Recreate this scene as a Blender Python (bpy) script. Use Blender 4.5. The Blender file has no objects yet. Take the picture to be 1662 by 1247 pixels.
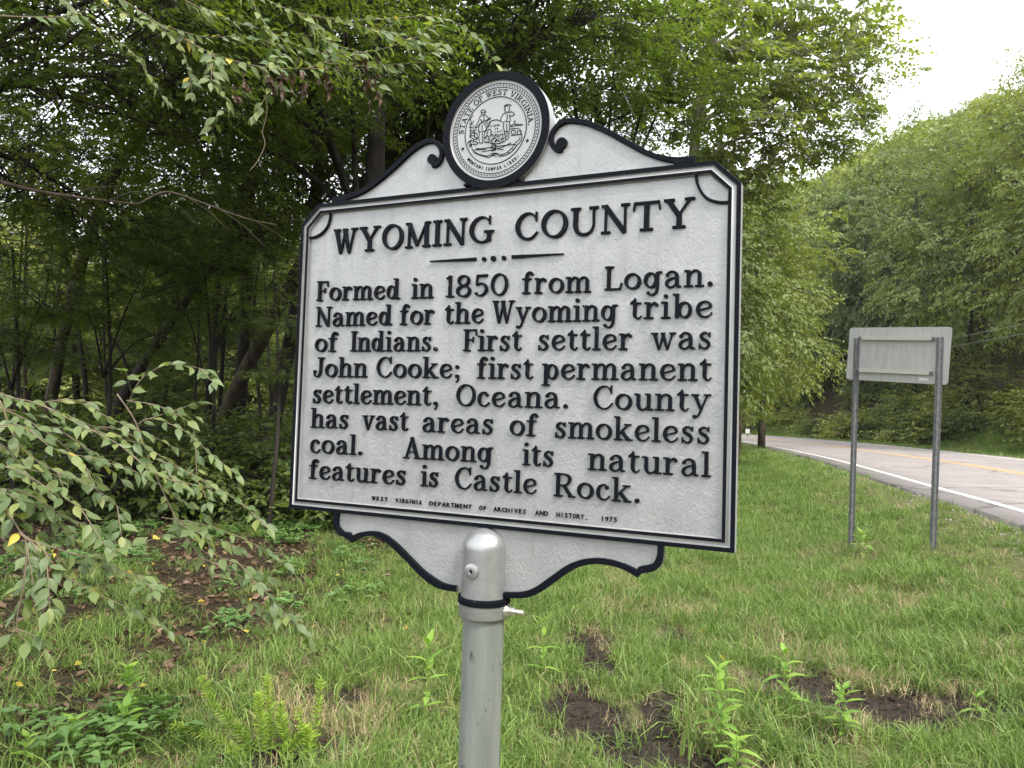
import bpy, math, random
import numpy as np
from mathutils import Matrix, Vector
sc = bpy.context.scene
COL = sc.collection
rng = np.random.default_rng(7)
random.seed(7)

# ------------------------------------------------------------------ camera
F_PX, CX, CY = 1200.0, 831.0, 623.5          # focal length and centre in units of the 1662 px wide frame
SR = np.array([[0.9115021720385157, 0.03147587269274104, -0.4100890876471823], [0.011526430596862598, -0.9986306576030044, -0.05102892408318075], [-0.4111337151910114, 0.04178611173131184, -0.9106168179314582]])
ST = np.array([-0.5478917051171885, 0.3037853325327343, 1.8136121728154473])
SW = 1.0565869607806877
CAMH = 1.6
up = SR[:, 1] / np.linalg.norm(SR[:, 1])      # plumb direction seen from the camera
fw = np.array([0, 0, 1.0]); fw = fw - (fw @ up) * up; fw /= np.linalg.norm(fw)
rt = np.cross(fw, up)
C2W = np.stack([rt, fw, up])                  # rows: world axes in camera coordinates
def w_of(c): return C2W @ np.asarray(c, float) + np.array([0, 0, CAMH])
def at(px, py, depth):
    return w_of(np.array([(px - CX) / F_PX, (py - CY) / F_PX, 1.0]) * depth)
def to_px(p):
    c = C2W.T @ (np.asarray(p, float) - np.array([0, 0, CAMH]))
    return CX + F_PX * c[0] / c[2], CY + F_PX * c[1] / c[2], c[2]
def on_ground(px, py, z=0.0):
    d = C2W @ np.array([(px - CX) / F_PX, (py - CY) / F_PX, 1.0])
    k = (z - CAMH) / d[2]
    return d * k + np.array([0, 0, CAMH])
cam_d = bpy.data.cameras.new("camera"); cam = bpy.data.objects.new("camera", cam_d); COL.objects.link(cam)
cxw = C2W @ np.array([1, 0, 0]); cyw = C2W @ np.array([0, -1, 0]); czw = C2W @ np.array([0, 0, -1])
cam.matrix_world = Matrix([[cxw[i], cyw[i], czw[i], (0, 0, CAMH)[i]] for i in range(3)] + [[0, 0, 0, 1]])
cam_d.sensor_width = 36; cam_d.lens = 36 * F_PX / 1662; cam_d.clip_start = 0.05; cam_d.clip_end = 2000
cam_d.dof.use_dof = False
sc.camera = cam

# ------------------------------------------------------------------ world, sun, exposure
wd = bpy.data.worlds.new("World"); sc.world = wd; wd.use_nodes = True
nt = wd.node_tree; nt.nodes.clear()
sky = nt.nodes.new("ShaderNodeTexSky"); sky.sky_type = 'NISHITA'; sky.sun_disc = False
SUN_EL, SUN_AZ = math.radians(52), math.radians(140)      # azimuth clockwise from +Y: behind the camera, to its right
sky.sun_elevation = SUN_EL; sky.sun_rotation = SUN_AZ
sky.air_density = 1.0; sky.dust_density = 4.0; sky.ozone_density = 1.0
hs = nt.nodes.new("ShaderNodeHueSaturation"); hs.inputs['Saturation'].default_value = 0.22; hs.inputs['Value'].default_value = 1.15
mx = nt.nodes.new("ShaderNodeMixRGB"); mx.inputs[0].default_value = 0.55; mx.inputs[2].default_value = (7.4, 7.7, 8.0, 1)
bg = nt.nodes.new("ShaderNodeBackground"); bg.inputs[1].default_value = 0.15
wo = nt.nodes.new("ShaderNodeOutputWorld")
nt.links.new(sky.outputs[0], hs.inputs['Color']); nt.links.new(hs.outputs[0], mx.inputs[1])
nt.links.new(mx.outputs[0], bg.inputs[0]); nt.links.new(bg.outputs[0], wo.inputs[0])
sun_d = bpy.data.lights.new("sun", 'SUN'); sun_d.energy = 1.5; sun_d.angle = math.radians(11); sun_d.color = (1, 0.96, 0.88)
sun = bpy.data.objects.new("sun", sun_d); COL.objects.link(sun)
sd = Vector((math.sin(SUN_AZ) * math.cos(SUN_EL), math.cos(SUN_AZ) * math.cos(SUN_EL), math.sin(SUN_EL)))
sun.rotation_euler = sd.to_track_quat('Z', 'Y').to_euler()
vs = sc.view_settings; vs.view_transform = 'Standard'; vs.look = 'None'; vs.gamma = 1; vs.exposure = 1.68
sc.cycles.max_bounces = 8; sc.cycles.diffuse_bounces = 4; sc.cycles.glossy_bounces = 2; sc.cycles.transmission_bounces = 4; sc.cycles.caustics_reflective = False; sc.cycles.caustics_refractive = False; vs.use_curve_mapping = False

# ------------------------------------------------------------------ helpers
def tag(o, label=None, cat=None, group=None, kind=None):
    if label: o['label'] = label
    if cat: o['category'] = cat
    if group: o['group'] = group
    if kind: o['kind'] = kind
    return o
def empty(name, loc, label, cat, group=None):
    o = bpy.data.objects.new(name, None); COL.objects.link(o); o.location = loc
    o.empty_display_size = 0.1
    return tag(o, label, cat, group)
def link(name, me, parent=None):
    o = bpy.data.objects.new(name, me); COL.objects.link(o)
    if parent is not None: o.parent = parent
    return o
def mesh_q(name, V, Fq, mats, midx=None, smooth=False, attr=None, tris=None):
    """V (N,3); Fq (M,4) quads; tris (K,3) optional; attr: dict name->(N,) floats"""
    me = bpy.data.meshes.new(name)
    V = np.asarray(V, np.float32); Fq = np.asarray(Fq, np.int32).reshape(-1, 4)
    tr = np.zeros((0, 3), np.int32) if tris is None else np.asarray(tris, np.int32).reshape(-1, 3)
    me.vertices.add(len(V)); me.vertices.foreach_set("co", V.ravel())
    nl = Fq.size + tr.size
    me.loops.add(nl); me.loops.foreach_set("vertex_index", np.concatenate([Fq.ravel(), tr.ravel()]))
    npoly = len(Fq) + len(tr); me.polygons.add(npoly)
    ls = np.concatenate([np.arange(len(Fq)) * 4, Fq.size + np.arange(len(tr)) * 3]).astype(np.int32)
    me.polygons.foreach_set("loop_start", ls)
    me.polygons.foreach_set("loop_total", np.concatenate([np.full(len(Fq), 4), np.full(len(tr), 3)]).astype(np.int32))
    for m in (mats if isinstance(mats, (list, tuple)) else [mats]): me.materials.append(m)
    if midx is not None: me.polygons.foreach_set("material_index", np.asarray(midx, np.int32))
    me.polygons.foreach_set("use_smooth", np.full(npoly, smooth, bool))
    if attr:
        for k, a in attr.items():
            at_ = me.attributes.new(k, 'FLOAT', 'POINT'); at_.data.foreach_set("value", np.asarray(a, np.float32))
    me.update(calc_edges=True); me.validate()
    return me
class MB:
    """collects polygons (any size) into one mesh"""
    def __init__(s): s.v = []; s.f = []; s.m = []
    def add(s, vs_, fs, m=0):
        b = len(s.v); s.v.extend([tuple(map(float, p)) for p in vs_])
        for f in fs: s.f.append(tuple(b + i for i in f)); s.m.append(m)
    def box(s, c, h, m=0, R=None):
        P = []
        for z in (-1, 1):
            for y in (-1, 1):
                for x in (-1, 1):
                    p = np.array([x * h[0], y * h[1], z * h[2]], float)
                    if R is not None: p = R @ p
                    P.append(p + np.array(c))
        s.add(P, [(0, 2, 3, 1), (4, 5, 7, 6), (0, 1, 5, 4), (2, 6, 7, 3), (0, 4, 6, 2), (1, 3, 7, 5)], m)
    def prism(s, pts, z0, z1, m=0):
        n = len(pts)
        V = [(x, y, z0) for x, y in pts] + [(x, y, z1) for x, y in pts]
        F = [tuple(range(n))[::-1], tuple(range(n, 2 * n))] + [(i, (i + 1) % n, n + (i + 1) % n, n + i) for i in range(n)]
        s.add(V, F, m)
    def loft(s, rings, closed=True, cap0=False, cap1=False, m=0):
        n = len(rings[0]); V = [p for r in rings for p in r]; F = []
        for k in range(len(rings) - 1):
            for i in range(n if closed else n - 1):
                j = (i + 1) % n
                F.append((k * n + i, k * n + j, (k + 1) * n + j, (k + 1) * n + i))
        if cap0: F.append(tuple(range(n))[::-1])
        if cap1: F.append(tuple((len(rings) - 1) * n + i for i in range(n)))
        s.add(V, F, m)
    def tube(s, pts, rad, n=8, m=0, cap=True):
        pts = np.asarray(pts, float); rad = np.broadcast_to(rad, len(pts)); rings = []
        a = np.array([0.31, 0.77, 0.55])
        for i in range(len(pts)):
            t = pts[min(i + 1, len(pts) - 1)] - pts[max(i - 1, 0)]; t /= np.linalg.norm(t) + 1e-12
            x = np.cross(t, a); x /= np.linalg.norm(x); y = np.cross(t, x)
            rings.append([pts[i] + rad[i] * (math.cos(2 * math.pi * k / n) * x + math.sin(2 * math.pi * k / n) * y) for k in range(n)])
        s.loft(rings, True, cap, cap, m)
    def lathe(s, prof, n=40, m=0, half=None):
        """prof [(r, y)] about the y axis"""
        rings = [[(r * math.cos(2 * math.pi * k / n), y, r * math.sin(2 * math.pi * k / n)) for k in range(n)] for r, y in prof]
        s.loft(rings, True, False, False, m)
    def mesh(s, name, mats, smooth=False):
        me = bpy.data.meshes.new(name); me.from_pydata(s.v, [], s.f)
        for q in (mats if isinstance(mats, (list, tuple)) else [mats]): me.materials.append(q)
        me.polygons.foreach_set("material_index", s.m)
        me.polygons.foreach_set("use_smooth", [smooth] * len(s.f))
        me.update(); return me
    def obj(s, name, mats, parent=None, smooth=False, auto=None):
        o = link(name, s.mesh(name, mats, smooth), parent)
        if auto is not None:
            me = o.data; me.polygons.foreach_set("use_smooth", [True] * len(s.f))
            me.set_sharp_from_angle(angle=math.radians(auto))
        return o
def catmull(P, n=6, closed=False):
    P = np.asarray(P, float)
    if closed: Q = np.vstack([P[-1], P, P[0], P[1]])
    else: Q = np.vstack([2 * P[0] - P[1], P, 2 * P[-1] - P[-2]])
    out = []
    for i in range(1, len(Q) - 2):
        for k in range(n):
            t = k / n
            out.append(0.5 * ((2 * Q[i]) + (-Q[i - 1] + Q[i + 1]) * t + (2 * Q[i - 1] - 5 * Q[i] + 4 * Q[i + 1] - Q[i + 2]) * t * t + (-Q[i - 1] + 3 * Q[i] - 3 * Q[i + 1] + Q[i + 2]) * t ** 3))
    if not closed: out.append(Q[-2])
    return np.array(out)
def hash2(ix, iy, s):
    n = (ix * 374761393 + iy * 668265263 + s * 1442695041) & 0xffffffff
    n = ((n ^ (n >> 13)) * 1274126177) & 0xffffffff
    return ((n ^ (n >> 16)) & 0xffff) / 65535.0
def noise(x, y, s=0):
    x = np.asarray(x, float); y = np.asarray(y, float)
    ix = np.floor(x).astype(np.int64); iy = np.floor(y).astype(np.int64); fx = x - ix; fy = y - iy
    fx = fx * fx * (3 - 2 * fx); fy = fy * fy * (3 - 2 * fy)
    a = hash2(ix, iy, s); b = hash2(ix + 1, iy, s); c = hash2(ix, iy + 1, s); d = hash2(ix + 1, iy + 1, s)
    return (a * (1 - fx) + b * fx) * (1 - fy) + (c * (1 - fx) + d * fx) * fy
def fbm(x, y, s=0, o=4):
    return sum(noise(x * 2 ** k, y * 2 ** k, s + k) * 0.5 ** k for k in range(o)) / sum(0.5 ** k for k in range(o))
def smooth01(a, b, x):
    t = np.clip((np.asarray(x, float) - a) / (b - a), 0, 1); return t * t * (3 - 2 * t)

# ------------------------------------------------------------------ materials
def mat(name, col=(0.5, 0.5, 0.5), rough=0.6, metal=0.0, spec=0.4):
    m = bpy.data.materials.new(name); m.use_nodes = True
    b = m.node_tree.nodes['Principled BSDF']
    b.inputs['Base Color'].default_value = (*col, 1); b.inputs['Roughness'].default_value = rough
    b.inputs['Metallic'].default_value = metal; b.inputs['Specular IOR Level'].default_value = spec
    return m
def N(m, t, **k):
    n = m.node_tree.nodes.new(t)
    for a, v in k.items(): setattr(n, a, v)
    return n
def L(m, a, b): m.node_tree.links.new(a, b)
def noise_tex(m, scale, detail=4, rough=0.6, coord='Object', stretch=None, dist=0.0):
    tc = N(m, "ShaderNodeTexCoord"); t = N(m, "ShaderNodeTexNoise")
    t.inputs['Scale'].default_value = scale; t.inputs['Detail'].default_value = detail; t.inputs['Roughness'].default_value = rough
    t.inputs['Distortion'].default_value = dist
    if stretch:
        mp = N(m, "ShaderNodeMapping"); mp.inputs['Scale'].default_value = stretch
        L(m, tc.outputs[coord], mp.inputs[0]); L(m, mp.outputs[0], t.inputs['Vector'])
    else: L(m, tc.outputs[coord], t.inputs['Vector'])
    return t
def ramp(m, src, stops):
    r = N(m, "ShaderNodeValToRGB"); e = r.color_ramp.elements
    while len(e) < len(stops): e.new(0.5)
    for k, (p, c) in enumerate(stops):
        e[k].position = p; e[k].color = (*c, 1) if len(c) == 3 else c
    L(m, src, r.inputs[0]); return r
def bump(m, src, strength, dist, prev=None):
    b = N(m, "ShaderNodeBump"); b.inputs['Strength'].default_value = strength; b.inputs['Distance'].default_value = dist
    L(m, src, b.inputs['Height'])
    if prev is not None: L(m, prev.outputs[0], b.inputs['Normal'])
    return b
def bs(m): return m.node_tree.nodes['Principled BSDF']

def leaf_mat(name, stops, trans=0.35, rough=0.5, spec=0.3, tcol=None, obj_var=0.5):
    m = mat(name, stops[0][1], rough, 0, spec)
    b = bs(m); a = N(m, "ShaderNodeAttribute"); a.attribute_name = "var"
    oi = N(m, "ShaderNodeObjectInfo")
    mm = N(m, "ShaderNodeMath", operation='MULTIPLY_ADD'); mm.inputs[1].default_value = obj_var
    m2 = N(m, "ShaderNodeMath", operation='MULTIPLY'); m2.inputs[1].default_value = 1 - obj_var
    L(m, a.outputs['Fac'], m2.inputs[0]); L(m, oi.outputs['Random'], mm.inputs[0]); L(m, m2.outputs[0], mm.inputs[2])
    r = ramp(m, mm.outputs[0], stops); L(m, r.outputs[0], b.inputs['Base Color'])
    t = N(m, "ShaderNodeBsdfTranslucent"); mixc = N(m, "ShaderNodeMixRGB", blend_type='MULTIPLY'); mixc.inputs[0].default_value = 1
    mixc.inputs[2].default_value = (*(tcol or (1.75, 1.8, 0.6)), 1)
    L(m, r.outputs[0], mixc.inputs[1]); L(m, mixc.outputs[0], t.inputs['Color'])
    ms = N(m, "ShaderNodeMixShader"); ms.inputs[0].default_value = trans
    L(m, b.outputs[0], ms.inputs[1]); L(m, t.outputs[0], ms.inputs[2])
    L(m, ms.outputs[0], m.node_tree.nodes['Material Output'].inputs['Surface'])
    return m
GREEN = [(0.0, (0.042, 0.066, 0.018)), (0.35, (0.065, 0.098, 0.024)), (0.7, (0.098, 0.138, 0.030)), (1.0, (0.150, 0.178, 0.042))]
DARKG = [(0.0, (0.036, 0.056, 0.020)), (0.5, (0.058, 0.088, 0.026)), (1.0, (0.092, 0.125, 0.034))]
HILLG = [(0.0, (0.055, 0.085, 0.026)), (0.35, (0.120, 0.155, 0.040)), (0.7, (0.195, 0.225, 0.056)), (1.0, (0.27, 0.275, 0.080))]
NEARG = [(0.0, (0.070, 0.108, 0.040)), (0.5, (0.105, 0.145, 0.055)), (0.85, (0.14, 0.18, 0.065)), (1.0, (0.19, 0.21, 0.06))]
M_leaf = leaf_mat("leaf_green", GREEN, 0.5)
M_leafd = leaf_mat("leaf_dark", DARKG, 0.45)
M_leafh = leaf_mat("leaf_hill", HILLG, 0.30, obj_var=0.82)
M_leafs = leaf_mat("leaf_sycamore", [(0, (0.085, 0.12, 0.035)), (1, (0.17, 0.20, 0.06))], 0.58, obj_var=0.4)
M_leafn = leaf_mat("leaf_near", NEARG, 0.34, rough=0.48, spec=0.36, obj_var=1.0)
M_leafw = leaf_mat("leaf_weed", [(0, (0.13, 0.24, 0.04)), (1, (0.27, 0.38, 0.06))], 0.35, tcol=(1.3, 1.5, 0.6), obj_var=0.6)
M_feather = leaf_mat("leaf_feathery", [(0, (0.15, 0.27, 0.04)), (1, (0.36, 0.46, 0.07))], 0.35, tcol=(1.2, 1.3, 0.6), obj_var=0.3)
M_leafy = leaf_mat("leaf_yellow", [(0, (0.42, 0.32, 0.04)), (1, (0.55, 0.42, 0.08))], 0.3, tcol=(1, 1, 0.6), obj_var=1.0)
M_leafb = leaf_mat("leaf_dead", [(0, (0.05, 0.026, 0.014)), (0.5, (0.10, 0.058, 0.032)), (0.85, (0.20, 0.135, 0.080)), (1, (0.33, 0.25, 0.15))], 0.15, tcol=(1, 1, 1), obj_var=0.4)
M_cover = leaf_mat("leaf_ground_cover", [(0, (0.06, 0.12, 0.035)), (1, (0.13, 0.22, 0.06))], 0.25, obj_var=0.5)
M_grass = leaf_mat("grass_blade", [(0, (0.06, 0.102, 0.022)), (0.45, (0.112, 0.176, 0.038)), (0.8, (0.175, 0.250, 0.056)), (1, (0.25, 0.29, 0.095))], 0.28, tcol=(1.2, 1.4, 0.7), obj_var=0.45)
M_straw = leaf_mat("grass_straw", [(0, (0.20, 0.16, 0.08)), (1, (0.38, 0.31, 0.17))], 0.15, tcol=(1, 1, 0.9), obj_var=0.4)

def bark_mat(name, c0, c1, sc_=9):
    m = mat(name, c0, 0.9, 0, 0.2)
    t = noise_tex(m, sc_, 6, 0.65, 'Object', (1, 1, 0.22)); r = ramp(m, t.outputs[0], [(0.35, c0), (0.65, c1)])
    L(m, r.outputs[0], bs(m).inputs['Base Color']); b = bump(m, t.outputs[0], 0.8, 0.03); L(m, b.outputs[0], bs(m).inputs['Normal'])
    return m
M_bark = bark_mat("bark_brown", (0.028, 0.021, 0.015), (0.085, 0.064, 0.045))
M_barkd = bark_mat("bark_dark", (0.014, 0.012, 0.010), (0.042, 0.035, 0.028))
M_barkp = bark_mat("bark_pale", (0.20, 0.17, 0.13), (0.38, 0.34, 0.28), 5)
M_twig = mat("twig_bark", (0.15, 0.11, 0.075), 0.8)

def silver_mat(name, relief):
    m = mat(name, (0.30, 0.30, 0.30), 0.42, 0.35, 0.5)
    t = noise_tex(m, 14, 5, 0.6); r = ramp(m, t.outputs[0], [(0.3, (0.255, 0.26, 0.257)), (0.7, (0.31, 0.31, 0.308))])
    L(m, r.outputs[0], bs(m).inputs['Base Color'])
    if relief:
        t1 = noise_tex(m, 120, 4, 0.6, dist=1.2, stretch=(1, 0.7, 1)); t2 = noise_tex(m, 330, 2, 0.6, dist=0.6)
        rr = ramp(m, t1.outputs[0], [(0.38, (0, 0, 0)), (0.5, (0.75, 0.75, 0.75)), (0.62, (1, 1, 1))])
        b1 = bump(m, rr.outputs[0], 0.42, 0.0009); b2 = bump(m, t2.outputs[0], 0.35, 0.0004, b1)
        L(m, b2.outputs[0], bs(m).inputs['Normal'])
    else:
        t2 = noise_tex(m, 60, 3, 0.6); b2 = bump(m, t2.outputs[0], 0.25, 0.0008); L(m, b2.outputs[0], bs(m).inputs['Normal'])
    return m
M_panel = silver_mat("silver_paint_relief", True)
M_silver = silver_mat("silver_paint", False)
M_black = mat("black_enamel", (0.005, 0.006, 0.009), 0.5, 0, 0.05)
t = noise_tex(M_black, 40, 3); b_ = bump(M_black, t.outputs[0], 0.15, 0.001); L(M_black, b_.outputs[0], bs(M_black).inputs['Normal'])
_v = noise_tex(M_black, 260, 2, 0.5); _r = ramp(M_black, _v.outputs[0], [(0.74, (0.005, 0.006, 0.009)), (0.77, (0.2, 0.2, 0.2))]); L(M_black, _r.outputs[0], bs(M_black).inputs['Base Color'])
_s = noise_tex(M_panel, 9, 5, 0.65, stretch=(4, 0.5, 1)); _q = ramp(M_panel, _s.outputs[0], [(0.25, (0.80, 0.80, 0.78)), (0.5, (1, 1, 1))])
_m = N(M_panel, "ShaderNodeMixRGB", blend_type='MULTIPLY'); _m.inputs[0].default_value = 0.8
_l = bs(M_panel).inputs['Base Color'].links[0].from_socket; L(M_panel, _l, _m.inputs[1]); L(M_panel, _q.outputs[0], _m.inputs[2]); L(M_panel, _m.outputs[0], bs(M_panel).inputs['Base Color'])
M_galv = mat("galvanised_pipe", (0.3, 0.32, 0.3), 0.5, 0.35, 0.5)
t = noise_tex(M_galv, 14, 5, 0.6, stretch=(1, 0.12, 1)); r = ramp(M_galv, t.outputs[0], [(0.3, (0.14, 0.15, 0.135)), (0.5, (0.20, 0.215, 0.195)), (0.75, (0.29, 0.305, 0.28))])
t2 = noise_tex(M_galv, 28, 4, 0.7, stretch=(1.6, 0.7, 1.6)); r2 = ramp(M_galv, t2.outputs[0], [(0.33, (0.30, 0.30, 0.29)), (0.40, (1, 1, 1))])
mm = N(M_galv, "ShaderNodeMixRGB", blend_type='MULTIPLY'); mm.inputs[0].default_value = 1
L(M_galv, r.outputs[0], mm.inputs[1]); L(M_galv, r2.outputs[0], mm.inputs[2]); L(M_galv, mm.outputs[0], bs(M_galv).inputs['Base Color'])
M_socket = mat("socket_silver", (0.30, 0.30, 0.30), 0.34, 0.6, 0.5); _t = noise_tex(M_socket, 45, 4, 0.6); _b = bump(M_socket, _t.outputs[0], 0.3, 0.0012); L(M_socket, _b.outputs[0], bs(M_socket).inputs['Normal']); _t2 = noise_tex(M_socket, 20, 5, 0.7); _r2 = ramp(M_socket, _t2.outputs[0], [(0.3, (0.24, 0.24, 0.24)), (0.65, (0.33, 0.33, 0.33))]); L(M_socket, _r2.outputs[0], bs(M_socket).inputs['Base Color'])
M_zinc = mat("zinc_bolt", (0.6, 0.58, 0.52), 0.3, 0.8)
M_alu = mat("sign_back_aluminium", (0.42, 0.42, 0.40), 0.5, 0.25, 0.4)
t = noise_tex(M_alu, 7, 4, 0.6, stretch=(3, 3, 0.5)); r = ramp(M_alu, t.outputs[0], [(0.3, (0.33, 0.33, 0.31)), (0.7, (0.42, 0.415, 0.39))]); L(M_alu, r.outputs[0], bs(M_alu).inputs['Base Color'])
M_alul = mat("rail_aluminium", (0.42, 0.40, 0.35), 0.45, 0.2)
M_chan = mat("post_steel", (0.24, 0.24, 0.25), 0.5, 0.5)
t = noise_tex(M_chan, 30, 4, 0.6); r = ramp(M_chan, t.outputs[0], [(0.3, (0.10, 0.10, 0.11)), (0.7, (0.20, 0.20, 0.20))]); L(M_chan, r.outputs[0], bs(M_chan).inputs['Base Color'])
M_white = mat("white_paint", (0.75, 0.75, 0.72), 0.6)
M_hole = mat("dark_recess", (0.012, 0.012, 0.012), 0.8)
M_wire = mat("cable_sheath", (0.25, 0.26, 0.26), 0.6)
# ------------------------------------------------------------------ road line and terrain
near = np.array([(2.2, -14), (3.6, -6), (4.6, 0), (5.7, 5), (7.1, 10.3), (8.0, 14.0), (9.4, 19.5), (10.7, 25.2), (12.4, 34.9), (13.5, 43.2), (13.7, 51), (12.6, 60), (9.5, 69), (4, 78), (-4, 86), (-14, 93), (-30, 101), (-60, 113)])
near = catmull(near, 5)
def normals2(P):
    d = np.gradient(P, axis=0); d /= np.linalg.norm(d, axis=1)[:, None]
    return np.stack([d[:, 1], -d[:, 0]], 1)
NR = normals2(near)
mid = near + NR * 3.55
def lat(x, y):
    """signed distance across the road from its centre line (positive: hill side)"""
    P = np.stack([np.ravel(x), np.ravel(y)], 1); best = np.full(len(P), 1e9); sg = np.zeros(len(P))
    for i in range(len(mid) - 1):
        a, b = mid[i], mid[i + 1]; ab = b - a; t = np.clip(((P - a) @ ab) / (ab @ ab), 0, 1)
        q = P - (a + t[:, None] * ab); dd = np.hypot(q[:, 0], q[:, 1]); c = ab[0] * q[:, 1] - ab[1] * q[:, 0]
        k = dd < best; best[k] = dd[k]; sg[k] = -np.sign(c[k])
    return (best * sg).reshape(np.shape(x))
def edge_x(y): return np.interp(y, [-20, 3.0, 3.8, 7.2, 14, 25, 36, 60], [-5, -1.7, -1.55, -1.05, 1.2, 5.2, 9.3, 10.5])
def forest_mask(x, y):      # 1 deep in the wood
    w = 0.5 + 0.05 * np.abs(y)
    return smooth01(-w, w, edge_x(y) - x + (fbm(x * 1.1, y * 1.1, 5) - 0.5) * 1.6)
DIRT = []
for px, py, wx, wy in [(1000, 1180, 0.42, 0.16), (940, 1140, 0.25, 0.2), (1080, 1225, 0.35, 0.15), (955, 1035, 0.16, 0.22), (975, 1075, 0.12, 0.22), (1075, 1135, 0.16, 0.13), (1330, 1120, 0.32, 0.18), (1430, 1140, 0.3, 0.12),
                       (1500, 1175, 0.25, 0.12), (1240, 1105, 0.16, 0.1), (1100, 1030, 0.1, 0.18), (1640, 1190, 0.12, 0.1), (1280, 1190, 0.14, 0.08), (490, 1200, 0.22, 0.14), (560, 1120, 0.15, 0.1), (430, 1230, 0.2, 0.1)]:
    g = on_ground(px, py); DIRT.append((g[0], g[1], wx * 1.35, wy * 1.6))
def dirt_mask(x, y):
    s = np.zeros(np.shape(x))
    for gx, gy, wx, wy in DIRT:
        s = np.maximum(s, np.exp(-(((x - gx) / wx) ** 2 + ((y - gy) / wy) ** 2) * 0.9))
    return smooth01(0.30, 0.52, s + (fbm(x * 7, y * 7, 31) - 0.5) * 1.25)
def gz(x, y):
    x = np.asarray(x, float); y = np.asarray(y, float)
    d = lat(x, y); s = -d - 4.15; s2 = d - 4.15
    z = (fbm(x * 0.5, y * 0.5, 3) - 0.5) * 0.12 * smooth01(0, 2, s) + (fbm(x * 3.1, y * 3.1, 9) - 0.5) * 0.05
    rise = 0.47 * (1 - smooth01(0.0, 3.0, s))
    z = z * (s > 0) + rise
    z = z - 0.035 * dirt_mask(x, y) + (fbm(x * 16, y * 16, 77) - 0.5) * 0.05 * dirt_mask(x, y)
    road = (np.abs(d) <= 4.25)
    z = np.where(road, 0.5 + 0.011 * (d + 3.55) - 0.12, z)
    az = x / np.maximum(y, 1.0)
    k = smooth01(0.02, 0.34, az)
    hill = np.maximum(s2 - 3.0, 0); hill = hill ** 1.25 / (hill ** 0.25 + 1.0)
    h = 62 * np.tanh(hill * 0.95 / 62) * (0.22 + 0.78 * k)
    zf = 0.50 + 0.03 * np.minimum(np.maximum(s2, 0), 3) - 0.25 * smooth01(0, 1.5, s2) * (1 - smooth01(2, 5, s2)) + h + (fbm(x * 0.3, y * 0.3, 4) - 0.5) * 0.8 * smooth01(3, 8, s2)
    return np.where(s2 > 0, zf, z)
def gz1(x, y): return float(gz(np.array([x]), np.array([y]))[0])
def ground_at(px, py):
    """first hit of a sight line with the terrain"""
    d = C2W @ np.array([(px - CX) / F_PX, (py - CY) / F_PX, 1.0]); o = np.array([0, 0, CAMH])
    k = np.linspace(1, 90, 1800); P = o + k[:, None] * d
    g = gz(P[:, 0], P[:, 1]); i = np.argmax(P[:, 2] < g)
    return P[i]

def grow(a, b, s0, g):
    out = [a]; s = s0
    while out[-1] < b: out.append(out[-1] + s); s *= g
    return out
xs = sorted(set([-v for v in grow(5.0, 260, 0.09, 1.07)] + list(np.arange(-4.94, 6.5, 0.07)) + grow(6.5, 420, 0.09, 1.05)))
ys = sorted(set([-v for v in grow(-2.6, 40, 0.3, 1.3)] + list(np.arange(2.65, 9, 0.07)) + grow(9, 600, 0.08, 1.035)))
GX, GY = np.meshgrid(xs, ys); GZ = gz(GX, GY)
nx, ny = len(xs), len(ys)
V = np.stack([GX.ravel(), GY.ravel(), GZ.ravel()], 1)
ii = np.arange(nx * ny).reshape(ny, nx)
Fq = np.stack([ii[:-1, :-1].ravel(), ii[:-1, 1:].ravel(), ii[1:, 1:].ravel(), ii[1:, :-1].ravel()], 1)
M_gr = mat("ground_soil_and_thatch", (0.1, 0.08, 0.05), 0.95, 0, 0.1)
def attr_node(m, n): a = N(m, "ShaderNodeAttribute"); a.attribute_name = n; return a.outputs['Fac']
t1 = noise_tex(M_gr, 3.0, 6, 0.7); t2 = noise_tex(M_gr, 28, 5, 0.7)
thatch = ramp(M_gr, t2.outputs[0], [(0.30, (0.035, 0.040, 0.016)), (0.5, (0.075, 0.085, 0.028)), (0.72, (0.17, 0.145, 0.075))])
green = ramp(M_gr, t1.outputs[0], [(0.3, (0.065, 0.10, 0.02)), (0.7, (0.12, 0.16, 0.035))])
soil = ramp(M_gr, t2.outputs[0], [(0.3, (0.014, 0.011, 0.009)), (0.6, (0.040, 0.031, 0.024)), (0.85, (0.09, 0.07, 0.05))])
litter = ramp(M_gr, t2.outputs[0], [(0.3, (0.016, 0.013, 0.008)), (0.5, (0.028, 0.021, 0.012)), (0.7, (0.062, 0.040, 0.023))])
def mixc(m, f, a, b, mode='MIX'):
    q = N(m, "ShaderNodeMixRGB", blend_type=mode)
    if isinstance(f, float): q.inputs[0].default_value = f
    else: L(m, f, q.inputs[0])
    for k, v in ((1, a), (2, b)):
        if isinstance(v, tuple): q.inputs[k].default_value = (*v, 1)
        else: L(m, v, q.inputs[k])
    return q.outputs[0]
c = mixc(M_gr, attr_node(M_gr, "far"), thatch.outputs[0], green.outputs[0])
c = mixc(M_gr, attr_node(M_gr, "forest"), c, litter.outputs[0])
c = mixc(M_gr, attr_node(M_gr, "dirt"), c, soil.outputs[0])
L(M_gr, c, bs(M_gr).inputs['Base Color'])
b_ = bump(M_gr, t2.outputs[0], 0.9, 0.03); L(M_gr, b_.outputs[0], bs(M_gr).inputs['Normal'])
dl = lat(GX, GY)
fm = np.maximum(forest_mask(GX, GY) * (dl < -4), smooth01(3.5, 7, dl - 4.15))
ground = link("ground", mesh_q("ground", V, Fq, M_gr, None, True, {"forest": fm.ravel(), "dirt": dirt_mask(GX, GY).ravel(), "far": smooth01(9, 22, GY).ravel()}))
tag(ground, kind='structure')

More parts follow.
